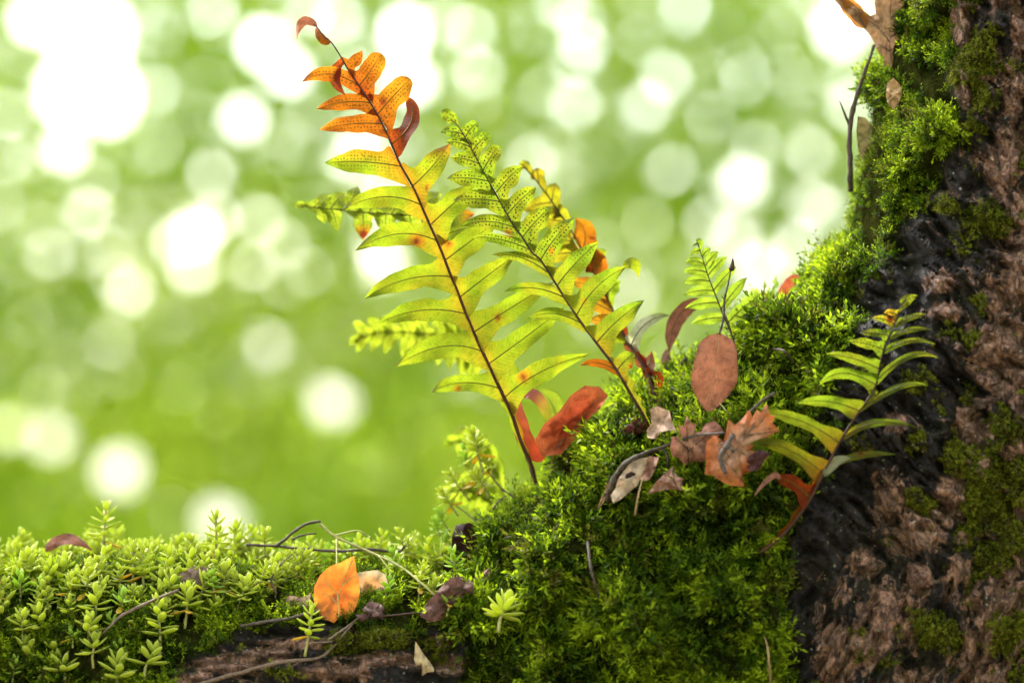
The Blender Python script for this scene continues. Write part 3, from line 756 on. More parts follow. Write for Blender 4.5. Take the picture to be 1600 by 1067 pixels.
A.wing((836, 745), (790, 625), 3, 9, 1, AMBER * .7); A.wing((832, 735), (785, 615), 3, 8, -1, YELL * .8)
# shrivelled tip
V, F, t, s, px, py, uv, rb = blade_geo((517, 67), (502, 60), (493, 42), 7, -.018, curl=.5, wave=1.5, slope=.6, seed=3)
mesh_obj('shrivelled_tip', V, F, M_DEAD, A.root, col=np.tile(ORANGE * .6, (len(V), 1)))
V, F, t, s, px, py, uv, rb = blade_geo((496, 42), (474, 34), (464, 62), 7, -.018, curl=-.4, wave=1.5, slope=-.5, seed=5)
mesh_obj('shrivelled_tip', V, F, M_DEAD, A.root, col=np.tile(np.array((.42, .14, .07)), (len(V), 1)))

# spore-dotted green frond
def ageB(px, py, t, s): return .12 + .75 * sstep(400, 620, py) * np.exp(-t * 4)
B = Frond('fern_frond', [(1042, 735), (1026, 692), (1003, 645), (988, 620), (960, 573), (932, 536), (901, 494), (870, 446), (845, 407), (832, 395), (814, 368), (802, 352), (774, 302), (754, 266), (733, 226), (716, 198), (704, 187)],
          (SY(1040, 732) - .004, -.040, -.028, -.022, -.020), 'bright green fern frond dotted with dark spores in its upper half', LIME * np.array((.95, 1, 1)), rad=(2.8, .8),
          spots=[(987, 573, 4), (912, 471, 2.5), (862, 392, 3), (794, 364, 4)], age=ageB, sori=lambda px, py: sstep(425, 385, py))
for b_, t_, h_, m_, kw in [
    ((714, 196), (689, 175), 10, None, dict(tipp=.6, rib=False, bw=7)), ((723, 210), (688, 207), 9, None, {}), ((733, 229), (697, 222), 9, None, {}), ((747, 256), (703, 247), 11, None, {}), ((765, 284), (698, 279), 14, None, {}),
    ((781, 317), (708, 313), 15, None, {}), ((802, 356), (721, 353), 12, (761, 346), {}), ((824, 391), (737, 371), 9, (781, 374), dict(slope=.9)), ((852, 428), (768, 398), 8, (815, 403), dict(slope=.9)),
    ((878, 465), (788, 456), 10, (832, 450), dict(slope=1.0, c_tip=BROWN * 1.3)), ((906, 505), (824, 498), 10, (864, 490), dict(slope=1.0, c_tip=BROWN * 1.5)), ((963, 581), (906, 571), 7, (934, 567), dict(col=ORANGE * .6, slope=.6)),
    ((730, 214), (747, 192), 10, None, dict(tipp=.5)), ((741, 236), (765, 210), 11, None, dict(tipp=.55)), ((757, 267), (780, 229), 13, None, dict(tipp=.55)), ((778, 299), (816, 260), 15, None, {}), ((794, 335), (838, 293), 15, None, {}),
    ((817, 371), (862, 323), 16, None, {}), ((843, 407), (898, 340), 17, (867, 373), {}), ((873, 445), (937, 377), 17, (899, 412), {}), ((901, 490), (979, 416), 18, (932, 449), {}), ((932, 535), (1007, 469), 17, (966, 500), {}), ((967, 576), (992, 552), 14, None, {})]:
    B.pinna(b_, t_, h_, m_, **kw)
V, F, t, s, px, py, uv, rb = blade_geo((974, 418), (990, 412), (998, 434), 9, -.026, curl=.3, seed=9, slope=.7)
mesh_obj('pinna', V, F, M_FERN, B.root, col=np.tile(YELL, (len(V), 1)), uv=uv, attrs={'sori': np.zeros(len(V))})
B.wing((1020, 680), (975, 590), 3, 13, 1, YELL * np.array((.9, .75, 1)))

# frond reaching left behind the tall one
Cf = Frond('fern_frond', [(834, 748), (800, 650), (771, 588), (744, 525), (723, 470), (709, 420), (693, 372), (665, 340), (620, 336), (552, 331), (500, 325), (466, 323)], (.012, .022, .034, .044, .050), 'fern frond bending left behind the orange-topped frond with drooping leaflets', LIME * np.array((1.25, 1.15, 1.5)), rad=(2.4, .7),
           spots=[(568, 366, 8)], sori=lambda px, py: .55 + 0 * px)
for i, (b_, t_, h_) in enumerate([((545, 331), (560, 291), 9), ((515, 326), (540, 302), 8), ((490, 324), (520, 308), 7), ((575, 333), (600, 292), 9), ((610, 335), (640, 296), 10), ((645, 337), (690, 302), 11), 
        ((500, 326), (509, 351), 7), ((520, 328), (528, 362), 8), ((565, 332), (568, 376), 10), ((600, 335), (602, 365), 11), ((640, 337), (646, 370), 11), ((675, 348), (742, 335), 11), ((690, 370), (770, 352), 12), ((700, 400), (735, 400), 12)]):
    Cf.pinna(b_, t_, h_ * 1.4, None, slope=.5, c_tip=ORANGE if i == 11 else None)
Cf.pinna((482, 324), (458, 323), 6, (470, 320), bw=5)

# lower, more blurred frond behind
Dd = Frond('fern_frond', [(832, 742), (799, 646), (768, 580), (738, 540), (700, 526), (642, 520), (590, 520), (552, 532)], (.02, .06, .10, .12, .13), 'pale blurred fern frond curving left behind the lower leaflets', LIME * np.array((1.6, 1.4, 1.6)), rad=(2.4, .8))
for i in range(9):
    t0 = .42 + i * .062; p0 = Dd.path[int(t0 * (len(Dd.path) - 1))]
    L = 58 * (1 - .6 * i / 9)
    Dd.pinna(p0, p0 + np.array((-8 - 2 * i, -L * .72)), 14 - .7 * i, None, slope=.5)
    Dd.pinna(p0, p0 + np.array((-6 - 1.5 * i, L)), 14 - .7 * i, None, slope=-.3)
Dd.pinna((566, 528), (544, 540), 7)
# broad blurred frond low behind the crest
for (rc, yy, lab, n_, sgn) in [([(792, 800), (775, 740), (745, 700), (712, 690)], .14, 'blurred lime frond arching low over the left shoulder of the moss', 5, 1), ([(800, 830), (770, 790), (735, 768), (702, 770)], .12, 'blurred frond nearest the stonecrop, low behind the moss shoulder', 5, 1)]:
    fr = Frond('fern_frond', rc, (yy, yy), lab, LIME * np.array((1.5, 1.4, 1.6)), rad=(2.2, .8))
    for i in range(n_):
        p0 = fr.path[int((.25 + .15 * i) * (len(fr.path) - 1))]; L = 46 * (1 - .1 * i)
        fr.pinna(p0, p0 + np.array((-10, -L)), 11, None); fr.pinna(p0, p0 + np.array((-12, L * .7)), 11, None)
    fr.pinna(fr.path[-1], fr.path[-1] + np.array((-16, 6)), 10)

# withering frond behind the spore-dotted one
def ageE(px, py, t, s): return .35 + .8 * sstep(330, 420, py) * sstep(890, 905, px) + .4 * sstep(440, 600, py)
E_ = Frond('fern_frond', [(1030, 640), (1014, 590), (999, 562), (977, 528), (954, 477), (925, 420), (895, 365), (862, 315), (832, 275), (815, 258)], (.004, .024, .038, .046, .050), 'yellowing fern frond with orange leaflets hidden behind the spore-dotted frond', YELL, rad=(2.8, .8),
           spots=[(912, 422, 9), (925, 372, 4)], age=ageE)
for b_, t_, h_, m_, kw in [((825, 268), (812, 256), 9, None, {}), ((842, 290), (838, 262), 11, None, {}), ((862, 315), (868, 286), 12, None, {}), ((880, 345), (862, 322), 13, None, {}), ((893, 385), (852, 372), 13, None, {}),
        ((905, 395), (899, 341), 18, (914, 365), dict(col=ORANGE * np.array((1, 1.25, 1)))), ((932, 440), (920, 385), 18, (930, 410), dict(col=ORANGE)), ((925, 410), (948, 392), 10, None, dict(col=YELL)), ((945, 460), (970, 440), 12, None, dict(col=LIME)),
        ((940, 455), (890, 440), 12, None, {}), ((960, 490), (915, 470), 12, None, {}), ((968, 510), (920, 500), 12, None, {}), ((880, 350), (820, 345), 13, None, {}), ((900, 400), (830, 405), 14, None, {}), ((860, 320), (815, 330), 12, None, {}), ((975, 525), (940, 540), 10, None, dict(col=YELL * .8))]:
    E_.pinna(b_, t_, h_, m_, **kw)
E_.pinna((975, 525), (962, 500), 9, None, col=RED, slope=.8)
E_.pinna((1000, 565), (1018, 548), 12, (1012, 570), col=BROWN * 1.7, slope=.9, curl=.6)
E_.pinna((1012, 590), (1030, 612), 9, (1028, 590), col=RED * .9, slope=.9)
E_.pinna((985, 540), (1048, 493), 9, (1010, 504), col=PALE * .9, c_tip=LIME, slope=1.2)
E_.wing((1026, 630), (980, 535), 4, 9, -1, BROWN * 1.6); E_.wing((1026, 630), (980, 535), 4, 10, 1, RED * .8)

# little pale frond
Fp = Frond('fern_frond', [(1160, 585), (1152, 552), (1143, 522), (1129, 489), (1120, 466), (1106, 430), (1096, 398), (1090, 381)], (.01, .006, .002, .002), 'small pale lime frond standing beside the upright bud twig', LIME * np.array((1.1, 1.1, 1.6)), rad=(1.9, .7))
for b_, t_, h_ in [((1092, 387), (1088, 378), 9), ((1093, 392), (1079, 399), 5), ((1099, 412), (1071, 410), 7.5), ((1103, 425), (1067, 425), 7.5), ((1109, 440), (1067, 442), 8), ((1114, 456), (1067, 461), 8.5), ((1121, 474), (1070, 482), 9), ((1129, 496), (1079, 506), 9),
        ((1097, 402), (1111, 389), 5.5), ((1101, 415), (1123, 393), 7), ((1107, 431), (1136, 401), 8), ((1115, 455), (1151, 416), 9), ((1127, 482), (1168, 433), 9), ((1137, 505), (1188, 461), 9.5)]:
    Fp.pinna(b_, t_, h_, None, bw=h_ * .9, wave=.3)
Fp.pinna((1144, 524), (1155, 566), 8, (1152, 540), col=YELL)

# frond standing before the bark
yG = SY(1189, 863) - .020
def ageG(px, py, t, s): return .1 + 1.0 * np.exp(-t * 4) * sstep(600, 760, py) + .9 * sstep(735, 790, py) + .9 * sstep(506, 480, py) * sstep(1412, 1385, px)
G = Frond('fern_frond', [(1189, 863), (1208, 849), (1227, 832), (1260, 790), (1284, 745), (1309, 696), (1326, 667), (1346, 638), (1367, 605), (1375, 568), (1383, 539), (1396, 510), (1408, 477), (1415, 468)], (yG, -.085, -.088, -.080, -.072), 'fern frond with pale backed leaflets rising in front of the dark bark', LIME * np.array((.9, .95, 1)), rad=(2.6, .7),
          spots=[(1391, 499, 5), (1345, 707, 4), (1300, 645, 2)], age=ageG, sori=lambda px, py: sstep(575, 535, py) * .9)
for b_, t_, h_, m_, kw in [((1406, 482), (1434, 462), 11, (1417, 469), dict(bw=8, slope=.2)), ((1402, 492), (1381, 489), 7, None, {}), ((1397, 505), (1362, 497), 8, None, {}), ((1391, 524), (1342, 521), 9, None, dict(slope=-.4)), ((1383, 547), (1325, 533), 11, None, {}),
        ((1375, 576), (1290, 553), 11, (1330, 559), dict(c_tip=PALE)), ((1369, 603), (1280, 602), 12, (1317, 583), dict(c_tip=PALE)), ((1340, 642), (1243, 630), 13, (1292, 627), dict(c_tip=PALE)), ((1309, 692), (1184, 646), 14, (1247, 656), {}), ((1286, 741), (1170, 694), 15, (1222, 698), {}),
        ((1404, 506), (1448, 491), 7, None, {}), ((1396, 529), (1455, 515), 6, (1424, 515), {}), ((1390, 548), (1462, 538), 6, (1425, 532), {}), ((1377, 592), (1467, 560), 7, (1422, 556), dict(c_tip=PALE)), ((1350, 638), (1449, 603), 7, (1406, 604), dict(c_tip=PALE)),
        ((1326, 683), (1431, 667), 8, (1371, 660), {}), ((1297, 729), (1402, 710), 8, (1346, 711), {}), ((1355, 622), (1372, 612), 9, None, dict(col=YELL * .9))]:
    G.pinna(b_, t_, h_ * .72, m_, bw=kw.pop('bw', h_ * 1.3), **{**dict(slope=.5), **kw})
G.pinna((1264, 776), (1214, 749), 11, (1238, 754), col=RED * 1.25, slope=.4, tipp=.5)
V, F, t, s, px, py, uv, rb = blade_geo((1218, 749), (1205, 745), (1177, 776), 5, yG - .016, slope=.9, seed=4)
mesh_obj('shrivelled_tip', V, F, M_DEAD, G.root, col=np.tile(np.array((.34, .17, .12)), (len(V), 1)))
V, F, t, s, px, py, uv, rb = blade_geo((1288, 745), (1305, 722), (1330, 716), 8, yG - .016, slope=.9, seed=6)
mesh_obj('pinna', V, F, M_FERN, G.root, col=np.tile(PALE * .8, (len(V), 1)), uv=uv, attrs={'sori': np.zeros(len(V))})
G.wing((1192, 861), (1262, 790), 4, 9, -1, ORANGE * .85); G.wing((1250, 800), (1290, 735), 7, 9, -1, ORANGE)
# ------------------------------------------------------------------ fallen leaves, scraps and twigs
TANL = np.array((.46, .27, .17)); PINKB = np.array((.40, .21, .15)); CREAM = np.array((.58, .44, .30)); DKBR = np.array((.07, .030, .022)); PURP = np.array((.13, .055, .055)); RUST = np.array((.55, .17, .06))
def rib_obj(parent, pts, r0, r1, mat, name='midrib', sides=5):
    V, F = tube_geo(pts, np.linspace(r0, r1, len(pts)) * K, sides, .2)
    return mesh_obj(name, V, F, mat, parent)
def blade_leaf(name, label, base, mid, tip, hw, Y, col, mat=None, rib=None, stalk=None, col2=None, cat='leaf', rib_mat=None, group=None, **kw):
    root = thing(name, P(*base, Y), label, cat, group)
    V, F, t, s, px, py, uv, rb = blade_geo(base, mid, tip, hw, Y, n=22, m=10, **kw)
    c = np.tile(np.array(col, float), (len(V), 1))
    if col2 is not None: c = c + (np.array(col2) - c) * sstep(.2, .95, t)[:, None]
    c = c * (1 + .45 * fbm(px * .05, py * .05, 6.6, 3))[:, None] * (1 - .25 * sstep(.75, 1, np.abs(s)))[:, None]
    b = mesh_obj('blade', V, F, mat or M_DEAD, root, col=np.clip(c, 0, 1), uv=uv)
    rp = rb.copy(); rp[:, 1] -= .0004
    if rib != 0: rib_obj(b, rp[:-2], rib or 1.1, .4, rib_mat or M_TWIGL)
    if stalk is not None:
        rib_obj(root, catmull([P(*q) for q in stalk], 6), 1.3, 1.0, M_TWIG, 'stalk')
    return root
def resample(poly, n):
    p = np.array(poly + poly[:1], float); d = np.concatenate([[0], np.cumsum(np.linalg.norm(np.diff(p, axis=0), axis=1))])
    u = np.linspace(0, d[-1], n, endpoint=False)
    u = np.unique(np.concatenate([u, d[:-1]]))
    return np.stack([np.interp(u, d, p[:, 0]), np.interp(u, d, p[:, 1])], -1)
def fan_leaf(name, label, poly, cen, Yf, col, veins=(), mat=None, cat='leaf', curl=0., rim=None, rib_mat=None, n=70, amp=.003, rib_r=1.2, group=None):
    """leaf with a lobed outline: rings between its heart and its edge, real dips and folds in depth"""
    root = thing(name, P(*cen, Yf(*cen)), label, cat, group)
    o = resample(poly, n); rings = np.linspace(0, 1, 9)[1:]
    cen = np.array(cen, float)
    PXY = np.concatenate([[cen]] + [cen + (o - cen) * q for q in rings])
    rr = np.concatenate([[0]] + [np.full(len(o), q) for q in rings])
    ang = np.concatenate([[0]] + [np.arctan2(o[:, 1] - cen[1], o[:, 0] - cen[0]) for q in rings])
    y = np.array([Yf(a_, b_) for a_, b_ in PXY]) + curl * rr ** 2 + amp * np.sin(ang * 5 + 1) * rr ** 2 + amp * 3.5 * fbm(PXY[:, 0] * .035, PXY[:, 1] * .035, cen[0], 3)
    c = np.tile(np.array(col, float), (len(PXY), 1))
    if rim is not None: c = c + (np.array(rim) - c) * sstep(.3, 1.0, rr + .5 * fbm(PXY[:, 0] * .04, PXY[:, 1] * .04, 2., 2))[:, None]
    c = c * (1 + .5 * fbm(PXY[:, 0] * .06, PXY[:, 1] * .06, 1.6, 3))[:, None]
    m = len(o); F = [(0, 1 + i, 1 + (i + 1) % m) for i in range(m)]
    for k in range(len(rings) - 1):
        F += [(1 + k * m + i, 1 + (k + 1) * m + i, 1 + (k + 1) * m + (i + 1) % m, 1 + k * m + (i + 1) % m) for i in range(m)]
    V = PA(PXY[:, 0], PXY[:, 1], y)
    b = mesh_obj('blade', V, F, mat or M_DEAD, root, col=np.clip(c, 0, 1))
    for v in veins:
        q = catmull([np.array(p_, float) for p_ in v], 6)
        yy = []
        for a_ in q:
            i = np.argmin(np.hypot(PXY[:, 0] - a_[0], PXY[:, 1] - a_[1])); yy.append(y[i])
        yy = np.convolve(np.pad(yy, 2, mode='edge'), np.ones(5) / 5, 'valid') - .0006
        rib_obj(b, PA(q[:, 0], q[:, 1], yy), rib_r, .5, rib_mat or M_TWIGL, 'vein')
    return root
def twig(name, label, pts, r0, r1, mat=None, cat='twig', twigs=(), group=None, cut=False):
    """pts: (px, py, Y) ; side twigs become parts"""
    root = thing(name, P(*pts[0]), label, cat, group)
    V, F = tube_geo(catmull([P(*p_) for p_ in pts], 8), np.array([r0, r0 * .9 + r1 * .05, r0 * .5 + r1 * .62, r1 * 1.1, r1 * .8]) * K * .82, 9, .9, seed=len(label)); mesh_obj('stem', V, F, mat or M_TWIG, root)
    for s_, a_, b_ in twigs:
        V, F = tube_geo(catmull([P(*p_) for p_ in s_], 8), np.array([a_, b_]) * K * .82, 7, .8, seed=3); mesh_obj('side_twig', V, F, mat or M_TWIG, root)
    return root
def on(off): return lambda a_, b_: SY(a_, b_) - off
def flat(px, py, off, sx=0., sy=0.):
    y0 = SY(px, py) - off - (.020 if py < 300 else .027 if px > 800 else .022 if px > 680 else .006)
    return lambda a_, b_: y0 + K * ((a_ - px) * sx + (b_ - py) * sy)

# the oval brown leaf hung on the upright twig, and its neighbours
yo = SY(1110, 635) - .036
blade_leaf('oval_leaf', 'smooth oval reddish-brown leaf hanging upright above the lobed leaves', (1124, 520), (1117, 578), (1106, 644), 36, yo, (.36, .135, .075), rib=.55, wave=.7, slope=.25, edge=.04, tipp=.78, fold=-.15, curl=-.05, belly=.5, rib_mat=M_STEMR, narrow=.9)
twig('bud_twig', 'thin upright twig ending in a dark pointed bud above the oval leaf', [(1124, 522, yo), (1130, 500, yo - .001), (1132, 470, yo + .004), (1137, 446, yo + .006), (1142, 422, yo + .006)], 2.4, 1.4, twigs=[([(1131, 488, yo + .002), (1138, 505, yo + .004), (1150, 545, yo + .016), (1158, 585, yo + .034)], 1.6, 1.2), ([(1133, 468, yo + .004), (1127, 463, yo + .002)], 1.3, .7)])
bt = bpy.data.objects['bud_twig']
V, F = tube_geo(catmull([P(1141, 424, yo + .006), P(1144, 416, yo + .006), P(1145, 403, yo + .006)], 6), np.array([1.5, 4.6, 4.0, 2.4, .4]) * K, 8); mesh_obj('bud', V, F, M_RACH, bt)
blade_leaf('curled_leaf', 'dark brown curled leaf dangling left of the oval leaf', (1100, 471), (1060, 495), (1046, 552), 13, SY(1050, 600) - .012, (.16, .062, .035), slope=1.4, curl=.2, wave=1.2, seed=2, col2=(.20, .085, .05), belly=.55)
blade_leaf('curled_leaf', 'thin rolled brown leaf strip standing below the dark curled leaf', (1044, 545), (1040, 570), (1042, 602), 7, SY(1045, 600) - .006, (.26, .14, .10), slope=1.2, seed=4, rib=0)
yb = SY(1030, 620)
twig('bent_twig', 'crooked grey twig bent into a hook beside the rolled brown leaf', [(1012, 650, SY(1012, 650) - .006), (1016, 632, yb - .01), (1023, 611, yb - .014), (1040, 594, yb - .016), (1056, 588, yb - .014), (1072, 590, yb - .006)], 3.6, 2.2, twigs=[([(1046, 592, yb - .015), (1056, 580, yb - .016), (1073, 559, yb - .018)], 3.8, 4.2)])
ty = lambda a_, b_, o_=.010: (a_, b_, SY(a_, b_) - o_ - (.032 if o_ > .009 else .008))
twig('fallen_twig', 'long dark twig arching over the cream leaf and fern stalk', [ty(949, 790, .004), ty(953, 768), ty(964, 740, .012), ty(986, 718, .014), (1028, 701, SY(1028, 701) - .046), (1085, 681, SY(1085, 681) - .048), ty(1133, 676, .014)], 5.6, 2.6, twigs=[([(1036, 700, SY(1036, 700) - .044), (1044, 716, SY(1040, 716) - .040), (1041, 736, SY(1040, 730) - .026)], 2.6, 2.0), ([(1072, 688, SY(1072, 688) - .046), (1082, 706, SY(1082, 706) - .040)], 1.5, .8)])
twig('fallen_twig', 'brown twig with a cut end lying across the lobed orange leaf', [ty(1210, 614, .010), ty(1183, 633, .016), ty(1155, 664, .018), ty(1138, 692, .018), ty(1126, 716, .016), ty(1134, 740, .012)], 3.0, 4.6, twigs=[([ty(1140, 690, .018), ty(1120, 696, .016)], 1.4, .7), ([ty(1138, 694, .018), ty(1146, 706, .017)], 2.4, 3.0)])
# lobed leaves
L2 = [(1183, 640), (1190, 646), (1198, 630), (1203, 648), (1212, 650), (1207, 660), (1218, 673), (1203, 680), (1196, 690), (1180, 694), (1172, 702), (1186, 708), (1200, 716), (1182, 722), (1170, 724), (1178, 734), (1160, 742), (1152, 745), (1163, 760), (1140, 758), (1124, 750), (1112, 742), (1101, 741), (1103, 722), (1102, 705), (1104, 690), (1116, 680), (1130, 690), (1135, 672), (1138, 655), (1148, 664), (1160, 655), (1170, 640), (1176, 652)]
fan_leaf('lobed_leaf', 'bright rust lobed leaf with pale ribs, largest among the fallen leaves', L2, (1152, 700), flat(1152, 700, .012, -.10, .10), (.50, .27, .17), veins=[[(1184, 652), (1168, 678), (1150, 702), (1112, 738)], [(1150, 702), (1176, 716), (1196, 716)], [(1168, 680), (1196, 676), (1214, 673)], [(1140, 714), (1130, 700), (1120, 684)], [(1132, 722), (1150, 738), (1160, 756)], [(1172, 672), (1192, 656), (1198, 636)]], rim=RUST, curl=.004, amp=.003)
L1 = [(1047, 700), (1050, 682), (1062, 682), (1060, 664), (1068, 666), (1073, 650), (1080, 660), (1088, 664), (1084, 676), (1098, 674), (1102, 662), (1116, 657), (1122, 662), (1130, 672), (1122, 682), (1128, 690), (1112, 700), (1108, 715), (1096, 722), (1082, 720), (1070, 728), (1062, 716), (1050, 712)]
fan_leaf('lobed_leaf', 'toothed pinkish-tan leaf with dark veins under the dark twig', L1, (1082, 696), flat(1082, 696, .013, .15, .1), (.42, .215, .14), veins=[[(1076, 722), (1074, 690), (1073, 654)], [(1075, 706), (1092, 690), (1120, 664)], [(1075, 702), (1062, 690), (1054, 684)]], rib_mat=M_RACH, rib_r=.9, rim=(.36, .15, .10))
fan_leaf('leaf_scrap', 'dark purple leaf tip tucked under the rust lobed leaf', [(1170, 712), (1186, 702), (1204, 708), (1194, 720), (1186, 734), (1172, 736), (1164, 726)], (1182, 718), flat(1182, 718, .007, .1, .1), PURP, curl=.002)
fan_leaf('leaf_scrap', 'pale curled leaf flap propped against the fern stalk', [(1016, 640), (1026, 634), (1036, 638), (1046, 642), (1050, 658), (1058, 676), (1044, 672), (1030, 676), (1026, 686), (1012, 684), (1010, 672), (1018, 662)], (1032, 660), flat(1032, 660, .014, -.5, -.3), (.52, .34, .24), curl=-.006, amp=.003)
fan_leaf('leaf_scrap', 'dark maroon leaf in the shade left of the fern stalk', [(970, 676), (982, 664), (998, 652), (1012, 660), (1010, 672), (994, 680), (980, 684)], (992, 668), flat(992, 668, .006), (.10, .028, .020))
fan_leaf('leaf_scrap', 'cream dead leaf with a dark hole lying on the moss', [(1014, 714), (1008, 730), (1002, 744), (996, 758), (984, 768), (970, 780), (958, 786), (954, 774), (962, 762), (966, 748), (974, 736), (986, 722), (1000, 716)], (984, 750), flat(984, 750, .012, .3, -.2), CREAM * .92, curl=.002, amp=.002, rim=(.42, .30, .20))
fan_leaf('leaf_scrap', 'small brown folded flap beside the cream leaf', [(1014, 712), (1026, 714), (1030, 712), (1024, 732), (1016, 748), (1006, 752), (998, 748), (1006, 738), (1010, 724)], (1015, 732), flat(1015, 732, .016, -.6, 0), (.36, .19, .13), curl=-.003)
th_ = np.linspace(0, 2 * math.pi, 14, endpoint=False)
hole = [(984 + (7.5 * math.cos(q)) * (1 + .3 * math.sin(3 * q)) + 3 * math.sin(q), 742 + 4.2 * math.sin(q) * (1 + .3 * math.cos(2 * q)) - 3.5 * math.cos(q)) for q in th_]
fan_leaf('leaf_scrap', 'dark patch put on the cream leaf in place of its hole', hole, (984, 742), lambda a_, b_: SY(984, 750) - .0465 + K * ((a_ - 984) * .3 - (b_ - 750) * .2), (.03, .016, .010), n=24, amp=.0006)  # dark sheet laid on the blade, coloured like shade seen through a hole
fan_leaf('leaf_scrap', 'crumpled brown triangular leaf below the dark twig', [(1012, 772), (1024, 754), (1040, 738), (1052, 728), (1058, 744), (1070, 748), (1068, 766), (1050, 764), (1034, 766)], (1044, 752), flat(1044, 752, .012, .3, -.3), PINKB * .9, veins=[[(1052, 730), (1052, 748), (1060, 764)]], rib_mat=M_RACH, curl=.006, amp=.005)
fan_leaf('leaf_scrap', 'thin tan leaf sliver standing left of the cream leaf', [(950, 742), (954, 746), (952, 766), (944, 784), (932, 798), (938, 780), (946, 764)], (947, 768), flat(947, 768, .010), (.36, .22, .12), n=30)
twig('grass_stem', 'thin pale stalk standing below the cream leaf', [ty(1004, 746, .018), ty(997, 776, .016), ty(992, 805, .010)], .9, 1.6, M_STEMR, 'stalk')
twig('grass_stem', 'pale dry stalk poking out of the moss at the bottom edge', [ty(1206, 1085, .004), ty(1202, 1040, .014), ty(1199, 1010, .016), (1192, 988, SY(1195, 995) - .014)], 2.0, 1.0, M_STEMR, 'stalk')
twig('grass_stem', 'short olive stalk leaning below the oval leaf', [ty(1145, 655, .006), ty(1135, 642, .010), ty(1124, 629, .010)], 1.5, 1.0, M_STEM, 'stalk')
twig('root_thread', 'thin dark twig hanging down the moss face', [ty(918, 846, .008), ty(922, 880, .010), ty(930, 915, .010), ty(938, 945, .006)], 2.8, 1.4, M_TWIG, 'twig')
twig('fallen_twig', 'small grey twig stub half sunk in the upper moss', [ty(1206, 545, .008), ty(1225, 548, .012), ty(1240, 568, .008)], 2.0, 2.6)
# curled red leaf behind the crest
ycr = .020
fan_leaf('curled_leaf', 'large curled red-orange leaf behind the moss crest', [(846, 712), (836, 686), (850, 662), (874, 642), (892, 617), (914, 602), (938, 605), (950, 618), (938, 638), (918, 656), (900, 684), (876, 710)], (886, 660), lambda a_, b_: ycr + K * (a_ - 890) * .3, (.42, .070, .025), curl=-.016, amp=.0042, veins=[[(858, 712), (890, 676), (930, 628)]], rim=(.48, .12, .04), mat=M_DEAD)
blade_leaf('curled_leaf', 'narrow red leaf looped over beside the tall fern stalk', (852, 716), (820, 684), (810, 610), 14, ycr - .008, (.34, .045, .014), curl=-.1, slope=1.0, col2=(.60, .12, .03), mat=M_THIN, rib=0)
blade_leaf('curled_leaf', 'red leaf edge arching between the two curled red leaves', (810, 616), (842, 624), (864, 680), 10, ycr, (.50, .085, .03), slope=1.3, col2=YELL, mat=M_THIN, rib=0)
blade_leaf('young_leaf', 'blurred yellow-green leaf rising behind the curled red leaf', (868, 690), (866, 640), (838, 606), 20, ycr + .03, YELL * np.array((1, 1.1, 1.5)), mat=M_THIN, curl=.1)
blade_leaf('young_leaf', 'blurred round yellow leaflet seen between the tall fern leaflets', (800, 612), (796, 586), (800, 560), 16, .075, YELL * np.array((1.05, 1.1, 1)), mat=M_THIN)
blade_leaf('leaf_scrap', 'red leaf edge showing over the moss beside the trunk', (1218, 470), (1236, 440), (1262, 436), 9, .06, (.5, .11, .04), mat=M_THIN, rib=0)
# leaves on the limb
yl = SY(525, 940) - .020
fan_leaf('orange_leaf', 'bright orange pointed leaf standing on the limb', [(553, 868), (556, 882), (557, 892), (561, 905), (562, 925), (558, 944), (550, 960), (540, 968), (534, 960), (522, 973), (510, 968), (496, 966), (500, 958), (494, 950), (490, 936), (491, 916), (500, 898), (516, 884), (534, 878)], (527, 926), lambda a_, b_: yl + K * abs(a_ - 528 - (926 - b_) * .25) * .22, (.85, .20, .022), veins=[[(551, 874), (536, 910), (528, 940), (527, 968)], [(534, 916), (546, 904), (556, 898)], [(530, 932), (512, 912), (504, 902)], [(528, 944), (514, 930), (500, 928)]], rib_mat=M_STEM, mat=M_THIN, rim=(.82, .26, .035), amp=.001, curl=-.002, rib_r=.9)
fan_leaf('orange_leaf', 'pale yellow-orange rounded leaf leaning behind the bright orange leaf', [(556, 896), (572, 892), (590, 890), (604, 898), (606, 912), (598, 928), (586, 938), (570, 942), (560, 934)], (580, 914), lambda a_, b_: yl + .016 + K * (a_ - 580) * .2, (.72, .36, .13), mat=M_THIN, rim=(.62, .46, .26), amp=.001)
fan_leaf('leaf_scrap', 'torn cream leaf scrap on the bare bark of the limb', [(649, 1001), (656, 1012), (664, 1024), (672, 1034), (678, 1044), (678, 1049), (668, 1050), (659, 1056), (662, 1044), (657, 1038), (650, 1040), (647, 1030), (648, 1016)], (661, 1034), flat(661, 1034, .008, -.25, .1), CREAM * np.array((1.1, 1.1, .95)), n=40, curl=.003, amp=.001)
fan_leaf('leaf_scrap', 'grey-pink leaf lying among the stonecrop beside the twig', [(268, 914), (272, 904), (286, 892), (304, 884), (326, 886), (329, 896), (320, 908), (300, 916), (282, 918)], (298, 901), flat(298, 901, .020, .1, .4), (.36, .24, .23), amp=.001)
blade_leaf('curled_leaf', 'arched brown leaf edge rising out of the stonecrop at far left', (70, 862), (105, 842), (146, 862), 9, SY(100, 905) + .02, (.24, .09, .055), slope=1.0, rib=0, wave=.8)
blade_leaf('leaf_scrap', 'small pink-cream leaf left of the bright orange leaf', (452, 930), (466, 944), (486, 926), 12, SY(470, 935) - .016, (.62, .40, .28), slope=.4, rib=0, mat=M_THIN)
